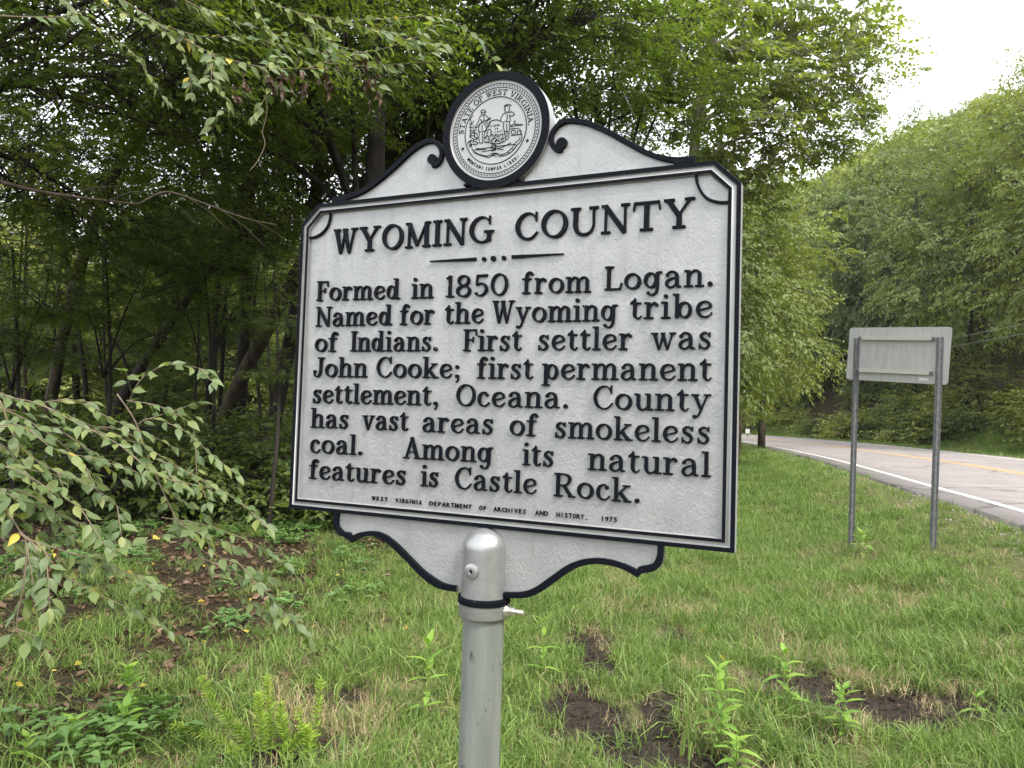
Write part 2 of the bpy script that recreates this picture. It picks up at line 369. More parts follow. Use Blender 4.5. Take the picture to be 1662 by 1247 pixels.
# road
M_road = mat("asphalt", (0.15, 0.135, 0.13), 0.85, 0, 0.3)
ta = noise_tex(M_road, 1.2, 6, 0.7, 'Object'); tb = noise_tex(M_road, 120, 3, 0.7)
ra = ramp(M_road, ta.outputs[0], [(0.3, (0.20, 0.178, 0.170)), (0.7, (0.27, 0.240, 0.228))]); rb = ramp(M_road, tb.outputs[0], [(0.3, (0.7, 0.7, 0.7)), (0.7, (1.15, 1.15, 1.15))])
tc_ = N(M_road, "ShaderNodeTexCoord"); vo = N(M_road, "ShaderNodeTexVoronoi", feature='DISTANCE_TO_EDGE'); vo.inputs['Scale'].default_value = 0.42; wn = noise_tex(M_road, 1.7, 4, 0.7); mxv = N(M_road, "ShaderNodeMixRGB"); mxv.inputs[0].default_value = 0.35
L(M_road, tc_.outputs['Object'], mxv.inputs[1]); L(M_road, wn.outputs['Color'], mxv.inputs[2]); L(M_road, mxv.outputs[0], vo.inputs['Vector'])
rc = ramp(M_road, vo.outputs['Distance'], [(0.0, (0.35, 0.35, 0.35)), (0.007, (0.55, 0.55, 0.55)), (0.012, (1, 1, 1))])
cr_ = mixc(M_road, 1.0, ra.outputs[0], rb.outputs[0], 'MULTIPLY'); L(M_road, mixc(M_road, 0.8, cr_, rc.outputs[0], 'MULTIPLY'), bs(M_road).inputs['Base Color'])
def rz(s): return 0.5 + 0.011 * s
def strip(name, s0, s1, dz, m, thick=None, n=1, mask=None):
    mb = MB(); prev = None; dn = near; rows = []
    edges = np.linspace(s0, s1, n + 1)
    rings = []
    for i in range(len(near)):
        wob = (noise(i * 0.9, 3.3, 8) - 0.5) * 0.18 if thick else 0
        row = [(*(near[i] + NR[i] * (e + (wob if e == s0 else 0))), rz(e) + dz) for e in edges]
        if thick: row = [(*(near[i] + NR[i] * (s0 - 0.05 + wob)), rz(s0) - thick)] + row + [(*(near[i] + NR[i] * (s1 + 0.05)), rz(s1) - thick)]
        rings.append(row)
    mb.loft(rings, False)
    o = mb.obj(name, m, None, True)
    return tag(o, kind='structure')
strip("road", -0.62, 7.75, 0.0, M_road, 0.25, 6)
def paint(name, c0, c1):
    m = mat(name, c0, 0.7); t = noise_tex(m, 9, 5, 0.7); r = ramp(m, t.outputs[0], [(0.3, c0), (0.55, c1)]); L(m, r.outputs[0], bs(m).inputs['Base Color']); return m
M_lw = paint("road_paint_white", (0.28, 0.27, 0.26), (0.55, 0.54, 0.52)); M_ly = paint("road_paint_yellow", (0.34, 0.22, 0.11), (0.50, 0.30, 0.10))
strip("road_edge_line", -0.07, 0.07, 0.004, M_lw); strip("road_edge_line", 7.05, 7.19, 0.004, M_lw)
strip("road_centre_line", 3.36, 3.48, 0.004, M_ly); strip("road_centre_line", 3.62, 3.74, 0.004, M_ly)

# ------------------------------------------------------------------ the historical marker
W, H = SW, 0.75
SRw = C2W @ SR; STw = w_of(ST)
def tp(px, py, w=0.0):
    d = np.array([(px - CX) / F_PX, (py - CY) / F_PX, 1.0]); n = SR[:, 2]; o = ST + n * w
    k = (o @ n) / (d @ n); p = d * k - ST
    return np.array([p @ SR[:, 0], p @ SR[:, 1]])
UP = 0.5345       # post axis, metres from the left edge
base_l = np.array([UP, 0, -0.013]); base_w = STw + SRw @ base_l
gzb = gz1(base_w[0], base_w[1]); base_l[1] = -(base_w[2] - gzb) / SRw[2, 1]; base_w = STw + SRw @ base_l
root = empty("historical_marker", (0, 0, 0), "large silver and black cast metal marker headed WYOMING COUNTY, with a round seal on top", "sign")
root.matrix_world = Matrix([[*SRw[i], base_w[i]] for i in range(3)] + [[0, 0, 0, 1]])
OFF = tuple(-base_l)
def sp(o, parent=root):
    o.parent = parent
    if parent is root: o.location = OFF
    return o
def offs(P, d):
    P = np.asarray(P, float); n = len(P); out = []
    for i in range(n):
        a, b, c = P[i - 1], P[i], P[(i + 1) % n]
        e1 = (b - a) / np.linalg.norm(b - a); e2 = (c - b) / np.linalg.norm(c - b)
        n1 = np.array([-e1[1], e1[0]]); n2 = np.array([-e2[1], e2[0]])
        m_ = n1 + n2; m_ /= m_ @ n1
        out.append(b + m_ * d)
    return np.array(out)
ch = 0.0495
OUT = np.array([(0, 0), (W, 0), (W, H - ch), (W - ch, H), (ch, H), (0, H - ch)])
def r3(P, w): return [(x, y, w) for x, y in P]
mb = MB(); mb.prism(OUT, -0.026, -0.0085); sp(mb.obj("panel", M_panel))
mb = MB(); mb.loft([r3(OUT, -0.0085), r3(OUT, -0.0014), r3(offs(OUT, 0.0088), -0.0014), r3(offs(OUT, 0.0092), -0.0038), r3(offs(OUT, 0.0108), -0.0048),
                    r3(offs(OUT, 0.0134), -0.0042), r3(offs(OUT, 0.0170), -0.0016), r3(offs(OUT, 0.0178), -0.0014), r3(offs(OUT, 0.0240), -0.0014), r3(offs(OUT, 0.0262), -0.0084)])
sp(mb.obj("frame_moulding", M_silver, auto=50))
def ring(name, a, b, w0=-0.0013, w1=0.0):
    mb = MB(); mb.loft([r3(offs(OUT, a), w0), r3(offs(OUT, a + 0.0004), w1), r3(offs(OUT, b - 0.0004), w1), r3(offs(OUT, b), w0)])
    return sp(mb.obj(name, M_black))
ring("border", 0.0, 0.0088, -0.0018, 0.0); ring("border", 0.0176, 0.0242)
def ribbon(mb, P, wd_, z0, h, bev=0.0006, closed=False, m=0):
    P = np.asarray(P, float); wd_ = np.broadcast_to(np.asarray(wd_, float), len(P))
    if closed: d = np.roll(P, -1, 0) - np.roll(P, 1, 0)
    else: d = np.gradient(P, axis=0)
    d = d / (np.linalg.norm(d, axis=1)[:, None] + 1e-12); n = np.stack([-d[:, 1], d[:, 0]], 1)
    rings = []
    for i in range(len(P)):
        a = wd_[i] / 2; b = max(a - bev, a * 0.6)
        rings.append([(*(P[i] - n[i] * a), z0), (*(P[i] - n[i] * a * 0.98), z0 + h - bev), (*(P[i] - n[i] * b), z0 + h), (*(P[i] + n[i] * b), z0 + h), (*(P[i] + n[i] * a * 0.98), z0 + h - bev), (*(P[i] + n[i] * a), z0)])
    if closed: rings.append(rings[0])
    mb.loft(rings, False, False, False, m)
    if not closed:
        k = len(mb.v) - 6 * len(rings)
        mb.f.append((k, k + 1, k + 2, k + 3, k + 4, k + 5)); mb.m.append(m)
        e = len(mb.v) - 6; mb.f.append((e + 5, e + 4, e + 3, e + 2, e + 1, e)); mb.m.append(m)
# corner arcs
for off, scl, P in (((1100, 230), 11.87, [(350, 590), (352, 700), (380, 820), (455, 975), (560, 1085), (700, 1145), (840, 1165), (985, 1160)]),
                    ((460, 300), 10.387, [(780, 445), (775, 560), (742, 680), (682, 770), (600, 840), (505, 882), (410, 892)])):
    Q = catmull([tp(off[0] + x / scl, off[1] + y / scl, -0.002) for x, y in P], 4)
    mb = MB(); ribbon(mb, Q, 0.0052, -0.0086, 0.0066); sp(mb.obj("corner_arc", M_black))

# scrolled pediment halves: centre line and stroke width in pixels of the photograph, read off two enlargements
PR = [(1246, 357, 42), (1190, 359, 42), (1130, 362, 40), (1040, 351, 34), (960, 326, 32), (880, 290, 32), (800, 246, 33), (700, 189, 34), (600, 142, 34), (520, 113, 33), (440, 102, 31), (390, 107, 30), (345, 132, 30), (315, 168, 30), (300, 208, 30), (303, 248, 33), (320, 278, 36), (345, 293, 38), (372, 288, 36)]
PL = [(292, 640, 34), (330, 634, 33), (400, 615, 33), (470, 588, 33), (540, 548, 33), (620, 487, 33), (700, 418, 33), (770, 352, 33), (830, 298, 33), (885, 262, 32), (930, 245, 30), (970, 247, 29), (1000, 268, 29), (1018, 300, 30), (1022, 338, 31), (1008, 375, 34), (985, 398, 36), (958, 402, 36)]
def pediment(P, off, scl, blob, brad, side):
    C_ = np.array([tp(off[0] + x / scl, off[1] + y / scl, 0.0) for x, y, w in P])
    pxm = np.array([np.linalg.norm(tp(off[0] + (x + 8) / scl, off[1] + y / scl) - tp(off[0] + (x - 8) / scl, off[1] + y / scl)) / 16 for x, y, w in P])
    pym = np.array([np.linalg.norm(tp(off[0] + x / scl, off[1] + (y + 8) / scl) - tp(off[0] + x / scl, off[1] + (y - 8) / scl)) / 16 for x, y, w in P])
    wd_ = np.array([w for _, _, w in P]) * (pxm * 0.5 + pym * 0.5)
    Q = catmull(np.column_stack([C_, wd_]), 5)
    n_out = 11 if side > 0 else 11       # how much of the stroke is the outer outline
    mb = MB(); ribbon(mb, Q[:, :2], Q[:, 2], -0.0075, 0.0075, 0.0008)
    bp = tp(off[0] + blob[0] / scl, off[1] + blob[1] / scl)
    r = brad / scl * np.linalg.norm(tp(off[0], off[1] + 1) - tp(off[0], off[1]))
    mb.prism([(bp[0] + r * math.cos(a), bp[1] + r * math.sin(a)) for a in np.linspace(0, 2 * math.pi, 25)[:-1]], -0.0075, -0.0003)
    # silver backing: along the middle of the stroke, down the seal, back along the top border
    k = 5 * (13 if side > 0 else 14)
    out = [tuple(q) for q in Q[:k + 1, :2]]
    seal_side = SC[0] + side * SRAD * 0.55
    out += [(seal_side, out[-1][1]), (seal_side, H - 0.006), (out[0][0], H - 0.006)]
    if side > 0: out = out[::-1]
    mp = MB(); mp.prism(out if side < 0 else out, -0.0255, -0.0075)
    sp(mb.obj("scroll_border", M_black)); o = sp(mp.obj("pediment", M_panel))
    bm_fix(o)
    f_ = MB(); f_.prism([tp(off[0] + x / scl, off[1] + y / scl, 0) for x, y in ([(1118, 347), (1235, 337), (1251, 350), (1251, 382), (1105, 402)] if side > 0 else [(287, 626), (372, 606), (385, 655), (287, 668)])], -0.0085, -0.0002); o = sp(f_.obj('scroll_foot', M_black)); bm_fix(o)
def bm_fix(o):
    import bmesh
    bm = bmesh.new(); bm.from_mesh(o.data); bmesh.ops.recalc_face_normals(bm, faces=bm.faces); bm.to_mesh(o.data); bm.free()
e = [tp(719, 200, 0.004), tp(891.5, 200, 0.004), tp(812, 115, 0.004), tp(800, 305.6, 0.004)]
SC = np.array([(tp(719, 210, .004)[0] + tp(891.5, 205, .004)[0]) / 2, (e[2][1] + e[3][1]) / 2]); SRAD = ((tp(891.5, 205, .004)[0] - tp(719, 210, .004)[0]) + (e[2][1] - e[3][1])) / 4
pediment(PR, (820, 170), 4.054, (368, 252), 36, 1); pediment(PL, (470, 170), 4.157, (957, 366), 30, -1)

# seal disc
def disc_rings(prof, n=96): return [[(SC[0] + r * math.cos(2 * math.pi * k / n), SC[1] + r * math.sin(2 * math.pi * k / n), w) for k in range(n)] for r, w in prof]
R_ = SRAD
mb = MB(); mb.loft(disc_rings([(R_, -0.030), (R_, 0.0025)]), True, True, False); mb.loft(disc_rings([(R_ * 0.86, 0.0030), (R_ * 0.845, -0.0005), (R_ * 0.80, -0.0010)]), True, False, True)
seal = sp(mb.obj("seal", M_silver, auto=40))
def child(o, p): o.parent = p; return o
mb = MB(); mb.loft(disc_rings([(R_, 0.0025), (R_ * 0.997, 0.0045), (R_ * 0.865, 0.0045), (R_ * 0.858, 0.0028)])); child(mb.obj("rim", M_black), seal)
# black foot that merges the disc into the top border
q0, q1 = tp(757, 300), tp(845, 290)
mb = MB(); mb.prism([tp(752, 302), tp(843, 293), tp(838, 285), tp(800, 297), tp(764, 289)][::-1], -0.02, 0.0022); bm_fix(sp(mb.obj("seal_foot", M_black)))
def circ(r, n=96): return [(SC[0] + r * math.cos(2 * math.pi * k / n), SC[1] + r * math.sin(2 * math.pi * k / n)) for k in range(n)]
def zc(x, y):  # seal drawing: enlargement pixels to the plate
    return tp(690 + x / 5.667, 100 + y / 5.667, 0.0)
mb = MB()
for r, w_ in ((0.805, 0.0011), (0.735, 0.0011), (0.575, 0.0016)): ribbon(mb, circ(R_ * r), w_, -0.0011, 0.0014, 0.0003, True)
for k in range(86):
    a = 2 * math.pi * k / 86; p0 = SC + R_ * 0.755 * np.array([math.cos(a), math.sin(a)]); p1 = SC + R_ * 0.785 * np.array([math.cos(a + 0.035), math.sin(a + 0.035)])
    ribbon(mb, [p0, p1], 0.0015, -0.0011, 0.0013, 0.0003)
child(mb.obj("rope_ring", M_black), seal)
SEALART = [
 # left man
 [(512, 455), (530, 442), (552, 450), (558, 462)], [(508, 462), (530, 466), (560, 462)], [(516, 466), (520, 482), (536, 490), (548, 480), (550, 466)],
 [(520, 490), (498, 515), (490, 550), (470, 585), (458, 605)], [(550, 490), (572, 505), (580, 530), (560, 560)], [(458, 605), (480, 600), (520, 560), (560, 540), (605, 520)],
 [(536, 492), (540, 530), (530, 560)], [(500, 570), (492, 610), (490, 640), (512, 645)], [(540, 565), (562, 600), (560, 640), (530, 640)], [(524, 580), (522, 640), (528, 745)], [(498, 642), (494, 700), (498, 745)], [(498, 745), (520, 750), (535, 742)],
 [(585, 540), (600, 520), (590, 515)], [(552, 560), (575, 575), (580, 600)], [(505, 530), (520, 545), (515, 560)],
 # right man
 [(722, 420), (740, 398), (775, 395), (795, 402)], [(730, 415), (748, 405), (780, 410)], [(735, 420), (732, 450), (745, 465), (765, 462), (775, 440), (772, 420)], [(725, 440), (735, 436)],
 [(740, 470), (715, 485), (698, 515), (692, 545), (715, 555)], [(765, 468), (800, 462), (820, 490), (790, 500), (770, 492)], [(775, 500), (782, 540), (770, 555)], [(748, 480), (756, 510), (745, 550)],
 [(722, 556), (718, 600), (730, 650), (740, 720)], [(775, 556), (778, 600), (772, 640), (765, 710)], [(748, 570), (752, 640), (750, 700)], [(728, 640), (770, 645)], [(738, 722), (760, 715)], [(730, 548), (770, 552)],
 # rock
 [(580, 575), (600, 550), (650, 535), (690, 545)], [(580, 575), (570, 610), (545, 650), (540, 720)], [(600, 560), (585, 600)], [(540, 735), (600, 748), (670, 755), (735, 730)],
 [(550, 700), (570, 680), (590, 700), (575, 720)], [(600, 690), (615, 660), (635, 690), (650, 665), (668, 700)], [(620, 720), (640, 700), (660, 725)], [(680, 690), (700, 665), (715, 690)], [(690, 720), (712, 700), (722, 722)], [(570, 640), (590, 620), (610, 640), (598, 655)],
 [(560, 662), (580, 650)], [(640, 740), (665, 725), (690, 738)], [(600, 725), (612, 740)],
 # wheat and grass at the left
 [(440, 490), (420, 520), (412, 545)], [(410, 530), (425, 560), (415, 600), (425, 640)], [(405, 570), (440, 575)], [(402, 600), (435, 605), (450, 590)], [(405, 630), (440, 640), (470, 625)], [(410, 660), (450, 655), (480, 670)], [(405, 690), (440, 680), (470, 700), (490, 690)],
 [(420, 610), (415, 700)], [(450, 640), (455, 700)], [(435, 560), (445, 545)], [(430, 700), (450, 715), (480, 705)],
 [(390, 760), (400, 735), (440, 730), (490, 750)], [(400, 775), (430, 760), (470, 765)], [(405, 790), (425, 770)], [(410, 745), (430, 790)],
 # anvil, wheel at the right
 [(780, 590), (820, 575), (900, 580)], [(785, 600), (830, 590), (890, 584)], [(822, 545), (826, 575), (840, 578)], [(815, 550), (830, 545)], [(790, 640), (800, 630), (825, 635), (830, 655), (815, 670), (795, 665), (790, 640)],
 [(845, 645), (860, 635), (878, 645), (880, 665), (862, 672), (845, 660), (845, 645)], [(785, 620), (820, 615), (870, 620), (885, 650)], [(790, 680), (840, 675), (885, 670)],
 # ground edge
 [(430, 800), (450, 835), (490, 855), (540, 872), (590, 880), (620, 855), (660, 850), (680, 870), (740, 860), (790, 830), (830, 790), (850, 760), (880, 730), (890, 690), (885, 660)],
 [(445, 810), (470, 840), (530, 862), (580, 865), (610, 845), (655, 842), (690, 855), (740, 842), (780, 810), (815, 775), (835, 740), (865, 715), (872, 690)],
 [(500, 860), (510, 850)], [(560, 878), (568, 864)], [(600, 870), (640, 862), (655, 880)], [(700, 868), (705, 850)], [(770, 845), (760, 828)], [(810, 808), (795, 795)], [(840, 775), (825, 758)],
 # crossed rifles and cap
 [(460, 805), (520, 800), (600, 790), (700, 775), (820, 760)], [(465, 812), (560, 808)], [(520, 830), (600, 815), (700, 790), (790, 745)], [(600, 790), (620, 768), (640, 770), (650, 790), (625, 800), (600, 790)], [(640, 800), (720, 810)], [(610, 760), (630, 755), (655, 775)],
 [(600, 815), (625, 822), (650, 810)], [(480, 795), (510, 808)],
]
mb = MB(); k = 0
for P in SEALART:
    Q = catmull([zc(*p) for p in P], 3); k += 1
    ribbon(mb, Q, 0.00135 + 0.0003 * (k % 3 == 0), -0.0011, 0.0012 + 0.00002 * (k % 9), 0.0003)
sr = np.random.default_rng(3)
for _ in range(120):
    x, y = sr.uniform(545, 735), sr.uniform(655, 745)
    if sr.random() < 0.35: x, y = sr.uniform(405, 490), sr.uniform(600, 770)
    a = sr.uniform(0, 3.14); l = sr.uniform(5, 11); ribbon(mb, [zc(x, y), zc(x + l * math.cos(a), y + l * math.sin(a))], 0.0009, -0.0011, 0.0011, 0.0003)
child(mb.obj("relief_scene", M_black), seal)
for X, Y in ((345, 803), (940, 727)):
    c_ = zc(X, Y); mb = MB()
    mb.prism([(c_[0] + (0.0042 if i % 2 == 0 else 0.0018) * math.cos(math.pi / 2 + i * math.pi / 5), c_[1] + (0.0042 if i % 2 == 0 else 0.0018) * math.sin(math.pi / 2 + i * math.pi / 5)) for i in range(10)], -0.0011, 0.0004)
    child(mb.obj("star", M_black), seal)
# ------------------------------------------------------------------ raised roman lettering, drawn stroke by stroke
TK, TN, SF = 0.175, 0.085, 0.085
def Ln(x0, y0, x1, y1, w0, w1=None): return ('l', [(x0, y0, w0), (x1, y1, w0 if w1 is None else w1)])
def Cv(*p): return ('c', list(p))
def Sf(x0, x1, y): return Ln(x0, y, x1, y, SF)
def Rg(cx, cy, rx, ry, tk=TK, tn=TN, tilt=0.25):
    out = []
    for k in range(20):
        a = 2 * math.pi * k / 20; w = tn + (tk - tn) * abs(math.cos(a + tilt)) ** 1.3
        out.append((cx + (rx - w * 0.0) * math.cos(a), cy + ry * math.sin(a), w))
    return ('r', out)
def Dt(x, y, r): return ('d', (x, y, r))
B, X_ = 0.043, 0.655
def arch(x0, x1): return Cv((x0, .46, .07), (x0 + .09, .61, .085), (x0 + (x1 - x0) * .62, .655, .11), (x1 - .01, .56, .15), (x1, .42, TK), (x1, .2, TK), (x1, 0, TK))
G = {
 'W': (1.08, [Ln(.13, .95, .33, -.02, .19, .09), Ln(.36, .04, .53, .93, .075), Ln(.50, .95, .72, -.02, .19, .09), Ln(.74, .04, .93, .93, .075), Sf(0, .30, .957), Sf(.42, .62, .957), Sf(.80, 1.08, .957)]),
 'Y': (.92, [Ln(.14, .95, .44, .44, .18), Ln(.77, .95, .47, .46, .08), Ln(.46, .50, .46, 0, TK), Sf(.27, .65, B), Sf(0, .32, .957), Sf(.62, .92, .957)]),
 'O': (.90, [Rg(.45, .5, .375, .46)]),
 'M': (1.04, [Ln(.15, .96, .14, 0, .085), Ln(.14, .96, .50, .08, .18, .14), Ln(.50, .10, .86, .96, .075), Ln(.86, .96, .88, 0, TK), Sf(0, .28, B), Sf(0, .2, .957), Sf(.72, 1.04, B), Sf(.82, 1.02, .957)]),
 'I': (.35, [Ln(.175, 0, .175, 1, TK), Sf(0, .35, B), Sf(0, .35, .957)]),
 'N': (.90, [Ln(.14, .96, .14, 0, .08), Ln(.12, .97, .74, .02, .18), Ln(.755, 0, .755, .97, .08), Sf(0, .29, B), Sf(0, .2, .957), Sf(.62, .90, .957)]),
 'G': (.94, [Cv((.77, .78, .06), (.66, .91, .07), (.47, .965, .08), (.25, .87, .12), (.1, .62, .17), (.1, .38, .17), (.24, .14, .14), (.46, .035, .085), (.66, .07, .09), (.75, .18, .13)), Ln(.765, .45, .765, .06, .15), Sf(.58, .94, .42), Ln(.78, 1.0, .78, .68, .06)]),
 'C': (.82, [Cv((.72, .76, .06), (.63, .90, .07), (.45, .965, .08), (.24, .87, .12), (.1, .62, .17), (.1, .38, .17), (.22, .14, .14), (.44, .035, .085), (.64, .10, .075), (.79, .28, .06)), Ln(.735, 1.0, .735, .66, .065)]),
 'U': (.90, [Sf(0, .32, .957), Sf(.60, .90, .957), Cv((.16, .96, TK), (.16, .6, TK), (.16, .34, TK), (.24, .12, .14), (.44, .035, .10), (.66, .12, .085), (.75, .34, .08), (.75, .6, .08), (.75, .96, .08))]),
 'T': (.84, [Ln(.42, .95, .42, 0, TK), Sf(.22, .62, B), Ln(.03, .95, .81, .95, .09), Ln(.05, .99, .02, .70, .06), Ln(.79, .99, .82, .70, .06)]),
 'F': (.68, [Ln(.16, 0, .16, 1, TK), Sf(0, .35, B), Ln(0, .957, .63, .957, .085), Ln(.62, .99, .64, .70, .06), Ln(.16, .52, .48, .52, .075), Ln(.48, .65, .48, .39, .05)]),
 'E': (.72, [Ln(.16, 0, .16, 1, TK), Ln(0, B, .66, B, .085), Ln(0, .957, .63, .957, .085), Ln(.62, .99, .64, .72, .06), Ln(.66, .01, .69, .30, .06), Ln(.16, .52, .48, .52, .075), Ln(.48, .65, .48, .39, .05)]),
 'L': (.70, [Ln(.16, 0, .16, 1, TK), Sf(0, .35, .957), Ln(0, B, .63, B, .088), Ln(.62, .01, .67, .30, .07)]),
 'J': (.60, [Cv((.42, .95, TK), (.42, .6, TK), (.41, .32, .16), (.35, .10, .12), (.22, .03, .09), (.09, .10, .08), (.05, .26, .08)), Dt(.085, .29, .085), Sf(.24, .60, .957)]),
 'A': (.90, [Ln(.43, .99, .13, .02, .085), Ln(.40, 1.0, .73, .02, .185), Ln(.24, .33, .62, .33, .075), Sf(0, .28, B), Sf(.56, .90, B)]),
 'R': (.88, [Ln(.16, 0, .16, 1, TK), Sf(0, .35, B), Sf(0, .3, .957), Cv((.16, .955, .085), (.42, .955, .09), (.60, .88, .14), (.645, .74, .17), (.58, .58, .13), (.42, .50, .085), (.18, .495, .075)), Ln(.40, .50, .72, .04, .17), Sf(.60, .88, B)]),
 'V': (.90, [Ln(.14, .95, .45, -.01, .185, .1), Ln(.47, .03, .77, .95, .08), Sf(0, .32, .957), Sf(.62, .90, .957)]),
 'S': (.68, [Cv((.56, .78, .06), (.44, .94, .08), (.26, .96, .09), (.11, .84, .13), (.12, .68, .16), (.30, .53, .18), (.50, .40, .18), (.575, .24, .15), (.47, .07, .1), (.30, .03, .09), (.12, .16, .06)), Ln(.585, .99, .585, .70, .055), Ln(.075, .31, .075, .01, .055)]),
 'o': (.70, [Rg(.35, .335, .265, .295)]),
 'r': (.56, [Ln(.16, 0, .16, .68, TK), Sf(0, .35, B), Sf(0, .16, X_), Cv((.18, .42, .07), (.27, .58, .09), (.38, .645, .12), (.44, .61, .12)), Dt(.455, .575, .088)]),
 'm': (1.10, [Ln(.16, 0, .16, .68, TK), Sf(0, .33, B), Sf(0, .16, X_), arch(.2, .54), Sf(.40, .69, B), arch(.58, .93), Sf(.78, 1.10, B)]),
 'n': (.74, [Ln(.16, 0, .16, .68, TK), Sf(0, .34, B), Sf(0, .16, X_), arch(.2, .57), Sf(.41, .74, B)]),
 'e': (.64, [Ln(.13, .30, .56, .42, .07), Cv((.56, .42, .13), (.50, .57, .12), (.35, .64, .085), (.17, .56, .14), (.095, .34, .17), (.17, .12, .14), (.34, .035, .09), (.50, .09, .075), (.60, .21, .06))]),
 'd': (.74, [Rg(.28, .335, .195, .295), Ln(.54, 0, .54, .99, TK), Sf(.38, .56, .957), Sf(.54, .73, B), Ln(.44, .1, .54, .2, .07)]),
 'i': (.35, [Ln(.175, 0, .175, .68, TK), Sf(0, .35, B), Sf(0, .18, X_), Dt(.17, .90, .105)]),
 'f': (.50, [Cv((.19, 0, TK), (.19, .4, TK), (.19, .7, TK), (.23, .88, .13), (.34, .96, .085), (.43, .93, .08)), Dt(.435, .865, .082), Sf(.01, .38, B), Ln(0, .655, .42, .655, .08)]),
 'g': (.72, [Rg(.29, .345, .205, .285), Cv((.54, .66, TK), (.54, .3, TK), (.54, .0, .15), (.50, -.16, .12), (.36, -.255, .085), (.22, -.22, .08)), Dt(.20, -.17, .085), Sf(.54, .72, X_)]),
 'a': (.70, [Cv((.12, .53, .1), (.2, .63, .085), (.33, .655, .1), (.46, .57, .15), (.50, .40, TK), (.50, .2, TK), (.52, .07, .14), (.66, .045, .07)), Dt(.13, .52, .085), Cv((.48, .42, .075), (.28, .375, .09), (.13, .27, .14), (.115, .13, .15), (.22, .03, .10), (.36, .06, .075), (.47, .18, .065))]),
 't': (.48, [Cv((.2, .87, .05), (.2, .7, .14), (.2, .4, TK), (.2, .17, TK), (.28, .04, .11), (.38, .05, .07), (.45, .14, .06)), Ln(.02, .655, .44, .655, .08), Ln(.03, .66, .2, .82, .05)]),
 'b': (.74, [Ln(.16, .02, .16, .99, TK), Sf(0, .16, .957), Rg(.44, .335, .20, .295)]),
 'h': (.76, [Ln(.16, 0, .16, .99, TK), Sf(0, .34, B), Sf(0, .16, .957), arch(.2, .58), Sf(.42, .76, B)]),
 's': (.54, [Cv((.43, .51, .06), (.34, .63, .08), (.22, .64, .09), (.12, .54, .13), (.17, .42, .16), (.33, .32, .17), (.42, .18, .15), (.34, .055, .1), (.22, .03, .09), (.09, .14, .06)), Ln(.45, .67, .45, .47, .055), Ln(.065, .24, .065, .01, .055)]),
 'l': (.34, [Ln(.17, 0, .17, .99, TK), Sf(0, .34, B), Sf(0, .17, .957)]),
 'w': (.96, [Ln(.13, .66, .31, -.01, .17, .09), Ln(.33, .03, .47, .64, .07), Ln(.45, .66, .64, -.01, .17, .09), Ln(.66, .03, .82, .64, .07), Sf(0, .27, X_), Sf(.38, .54, X_), Sf(.71, .96, X_)]),
 'k': (.76, [Ln(.16, 0, .16, .99, TK), Ln(.2, .27, .56, .64, .075), Ln(.31, .38, .60, .03, .17), Sf(.42, .70, X_), Sf(.46, .76, B), Sf(0, .34, B), Sf(0, .16, .957)]),
 'c': (.58, [Cv((.46, .53, .08), (.38, .63, .08), (.29, .64, .09), (.15, .55, .14), (.095, .34, .17), (.15, .12, .14), (.32, .035, .09), (.46, .09, .075), (.55, .20, .06)), Dt(.445, .525, .09)]),
 'p': (.74, [Ln(.16, -.27, .16, .68, TK), Sf(0, .34, -.23), Sf(0, .16, X_), Rg(.44, .335, .20, .295)]),
 'u': (.74, [Cv((.16, .66, TK), (.16, .4, TK), (.16, .22, TK), (.22, .07, .14), (.33, .03, .1), (.46, .09, .08), (.55, .22, .065)), Ln(.565, .68, .565, 0, TK), Sf(0, .16, X_), Sf(.42, .57, X_), Sf(.57, .74, B)]),
 'v': (.68, [Ln(.13, .66, .33, -.01, .17, .09), Ln(.35, .03, .55, .64, .075), Sf(0, .28, X_), Sf(.44, .68, X_)]),
 'y': (.72, [Ln(.13, .66, .37, .05, .17, .12), Cv((.58, .64, .075), (.47, .36, .08), (.36, .06, .09), (.26, -.15, .09), (.12, -.23, .085)), Dt(.12, -.19, .085), Sf(0, .28, X_), Sf(.46, .72, X_)]),
 '1': (.36, [Ln(.19, 0, .19, 1, TK), Sf(.02, .36, B), Ln(.02, .86, .19, .95, .08)]),
 '8': (.74, [Rg(.37, .745, .215, .215), Rg(.37, .265, .265, .235)]),
 '5': (.66, [Ln(.15, .93, .56, .93, .13), Ln(.15, .97, .125, .52, .07), Cv((.12, .50, .06), (.30, .585, .09), (.48, .51, .14), (.555, .30, .175), (.44, .10, .12), (.26, .035, .09), (.12, .09, .08)), Dt(.12, .13, .08), Ln(.57, .99, .56, .86, .05)]),
 '0': (.76, [Rg(.38, .5, .30, .46, TK, TN, 0.1)]),
 '.': (.30, [Dt(.15, .10, .115)]),
 ',': (.30, [Dt(.15, .10, .11), Cv((.22, .08, .08), (.2, -.08, .06), (.1, -.18, .03))]),
 ';': (.32, [Dt(.16, .52, .105), Dt(.16, .10, .11), Cv((.23, .08, .08), (.21, -.08, .06), (.11, -.18, .03))]),
}
